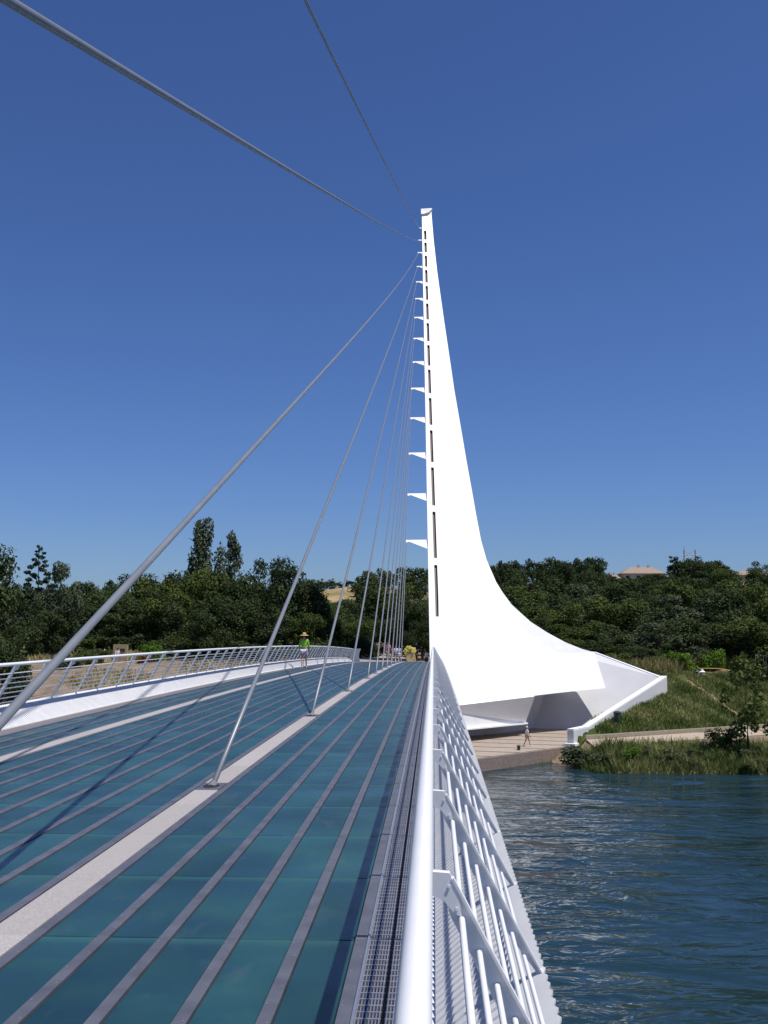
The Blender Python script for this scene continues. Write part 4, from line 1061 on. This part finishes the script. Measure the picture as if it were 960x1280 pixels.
# ------------------------------------------------------------------ people
def skin(name, chain, m, parent, sub=2):
    """chain: {key: (pos, radius)} and edges -> one continuous skin-modifier surface"""
    vs_, es_, root_key = chain
    me_ = bpy.data.meshes.new(name); bm = bmesh.new(); lay_ = bm.verts.layers.skin.verify(); vv = {}
    for k, (pos, r) in vs_.items():
        v = bm.verts.new(pos); v[lay_].radius = r if isinstance(r, tuple) else (r, r); v[lay_].use_root = (k == root_key); vv[k] = v
    for a_, b_ in es_: bm.edges.new((vv[a_], vv[b_]))
    bm.to_mesh(me_); bm.free(); me_.materials.append(m if not isinstance(m, str) else M[m])
    o = link(name, me_, parent)
    md = o.modifiers.new('skin', 'SKIN'); md.use_smooth_shade = True
    sb = o.modifiers.new('sub', 'SUBSURF'); sb.levels = sub; sb.render_levels = sub
    return o
def person(loc, rotz, h, label, shirt, legs, hair='hair', hat=None, stride=0.18, arm=0.12, long_sleeve=True, skirt=False, shoes='white', group=None):
    root = empty('person', loc, label, 'person', group, rotz)
    k = h / 1.72
    def S(x, y, z): return (x * k, y * k, z * k)
    v = {}; e = []
    def J(key, x, y, z, r, prev=None):
        v[key] = (S(x, y, z), (r[0] * k, r[1] * k) if isinstance(r, tuple) else r * k)
        if prev: e.append((prev, key))
    J('pelvis', 0, 0, .93, (.14, .1)); J('waist', 0, .01, 1.08, (.12, .09), 'pelvis'); J('chest', 0, 0, 1.28, (.15, .1), 'waist'); J('shoul', 0, -.01, 1.41, (.1, .08), 'chest')
    J('neck', 0, 0, 1.49, .05, 'shoul'); J('head0', 0, .015, 1.56, (.068, .08), 'neck'); J('head1', 0, .015, 1.64, (.075, .09), 'head0'); J('head2', 0, .01, 1.705, (.045, .06), 'head1')
    J('nose', 0, .115, 1.60, .012, 'head0')
    for s_, n_ in ((-1, 'l'), (1, 'r')):
        sw = s_ * arm
        J('sh' + n_, s_ * .17, 0, 1.40, .055, 'shoul'); J('el' + n_, s_ * .225, sw * .4, 1.13, .042, 'sh' + n_); J('wr' + n_, s_ * .23, sw * 1.3 + .05, .90, .028, 'el' + n_)
        J('ha' + n_, s_ * .225, sw * 1.5 + .07, .83, (.02, .035), 'wr' + n_)
        for q_, (fx, fl) in enumerate(((-.03, .07), (-.01, .085), (.01, .08), (.03, .065))):
            J('f%d%s' % (q_, n_), s_ * .22, sw * 1.5 + .08 + fx, .83 - fl, .0085, 'ha' + n_)
        J('th' + n_, s_ * .2, sw * 1.5 + .125, .80, .009, 'ha' + n_)
        st = s_ * stride
        J('hip' + n_, s_ * .09, 0, .87, .085, 'pelvis'); J('kn' + n_, s_ * .095, st * .5 + .03, .48, .055, 'hip' + n_); J('an' + n_, s_ * .09, st * 1.1 - .03, .085, .036, 'kn' + n_)
        J('to' + n_, s_ * .1, st * 1.1 + .12, .03, .03, 'an' + n_)
    body = skin('body', (v, e, 'pelvis'), 'skin', root)
    def grow(keys, add, cut=None):
        return {q_: (v[q_][0], tuple(r + add for r in v[q_][1]) if isinstance(v[q_][1], tuple) else v[q_][1] + add) for q_ in keys}
    def mid(a_, b_, t, r): return (tuple(p_ + (q_ - p_) * t for p_, q_ in zip(v[a_][0], v[b_][0])), r * k)
    sv = grow(['waist', 'chest', 'shoul'], .02); sv['hem'] = (S(0, 0, .98), (.165 * k, .125 * k)); es_ = [('hem', 'waist'), ('waist', 'chest'), ('chest', 'shoul')]
    for n_ in 'lr':
        sv['sh' + n_] = (v['sh' + n_][0], .068 * k); sv['el' + n_] = (v['el' + n_][0], .054 * k); es_ += [('shoul', 'sh' + n_), ('sh' + n_, 'el' + n_)]
        if long_sleeve: sv['wr' + n_] = (v['wr' + n_][0], .036 * k); es_.append(('el' + n_, 'wr' + n_))
    skin('shirt', (sv, es_, 'chest'), shirt, root)
    lv = {'pelvis': (S(0, 0, .95), (.165 * k, .125 * k))}; es_ = []
    for n_, s_ in (('l', -1), ('r', 1)):
        lv['hip' + n_] = (S(s_ * .09, 0, .86), .105 * k); lv['k' + n_] = mid('hip' + n_, 'kn' + n_, .55 if not skirt else .8, .098 if not skirt else .13); es_ += [('pelvis', 'hip' + n_), ('hip' + n_, 'k' + n_)]
    skin('shorts', (lv, es_, 'pelvis'), legs, root)
    for n_, s_ in (('l', -1), ('r', 1)):
        a_ = v['an' + n_][0]; t_ = v['to' + n_][0]
        skin('shoe', ({'h': ((a_[0], a_[1] - .04 * k, .045 * k), .045 * k), 't': ((t_[0], t_[1] + .03 * k, .035 * k), .04 * k)}, [('h', 't')], 'h'), shoes, root, 1)
    skin('hair', ({'a': (S(0, -.02, 1.56), (.07 * k, .075 * k)), 'b': (S(0, -.01, 1.66), (.083 * k, .09 * k)), 'c': (S(0, 0, 1.715), (.05 * k, .055 * k))}, [('a', 'b'), ('b', 'c')], 'b'), hair, root, 1)
    if hat:
        m2 = MB(); zz_ = 1.66 * k
        prof = [(.0, .13), (.07, .125), (.1, .07), (.105, .02), (.23, -.02), (.235, -.03), (.1, .0)] if hat[1] else [(.0, .1), (.07, .09), (.1, .03), (.105, -.01), (.12, -.015)]
        n2 = 18
        for r_, z_ in prof:
            for q_ in range(n2): m2.v.append((r_ * k * math.cos(q_ * 6.2832 / n2), r_ * k * math.sin(q_ * 6.2832 / n2) - .02 * r_ * 5, zz_ + z_ * k))
        for j in range(len(prof) - 1):
            for q_ in range(n2): m2.f.append((j * n2 + q_, j * n2 + (q_ + 1) % n2, (j + 1) * n2 + (q_ + 1) % n2, (j + 1) * n2 + q_))
        ho = m2.obj('hat', hat[0], root, smooth=True)
        if hat[1]:
            m2 = MB(); m2.tube([(0, -.02, zz_ + .012 * k), (0, -.02, zz_ + .045 * k)], [.111 * k, .107 * k], 18, cap=False); m2.obj('band', 'hair', ho, smooth=True)
    return root
p = at(380, 834, 53); person((p.x, 53, zd(53) + 0.011), 0, 1.72, 'woman walking away in a straw hat, lime green top and white shorts', 'lime', 'lilac', hat=('straw', True), shoes='white')
p = at(659, 930, 91.5); person((p.x, 91.5, PLAZA + .02), R(-78), 1.72, 'person in white cap and shirt walking across the plaza under the pylon', 'white', 'khaki', hat=('white', False), stride=.26, long_sleeve=False)
zf = zd(88) + .011
p = at(485, 815, 88); person((p.x, 88, zf), R(170), 1.66, 'person in pink top standing on the far deck behind the stay cables', 'pink', 'khaki', long_sleeve=False, stride=.05)
p = at(489.5, 820, 87.2); person((p.x, 87.2, zd(87.2) + .011), R(150), 1.12, 'child in red and white clothes at the front of the far deck group', 'red', 'white', long_sleeve=False, stride=.1)
p = at(494.5, 815, 88.5); person((p.x, 88.5, zf), R(190), 1.32, 'person in white shirt and dark shorts in the far deck group', 'white', 'navy', long_sleeve=False, stride=.08)
p = at(498.5, 815, 90.5); person((p.x, 90.5, zd(90.5) + .011), R(200), 1.34, 'person in pale aqua top and long white skirt in the far deck group', 'aqua', 'white', skirt=True, long_sleeve=False, stride=.06)
p = at(520.5, 815, 98.5); person((p.x, 98.5, zl), R(180), 1.78, 'person in black clothes beside the yellow flowering planter', 'black', 'navy', stride=.06)
p = at(131, 815, 112); person((p.x, p.y, ground(p.x, p.y)), R(90), 1.6, 'small figure in white walking left of the notice board', 'white', 'khaki', stride=.2)
p = at(147, 815, 108.5); person((p.x, p.y, ground(p.x, p.y)), R(20), 1.62, 'small figure in white shirt in front of the notice board', 'white', 'navy', stride=.1)
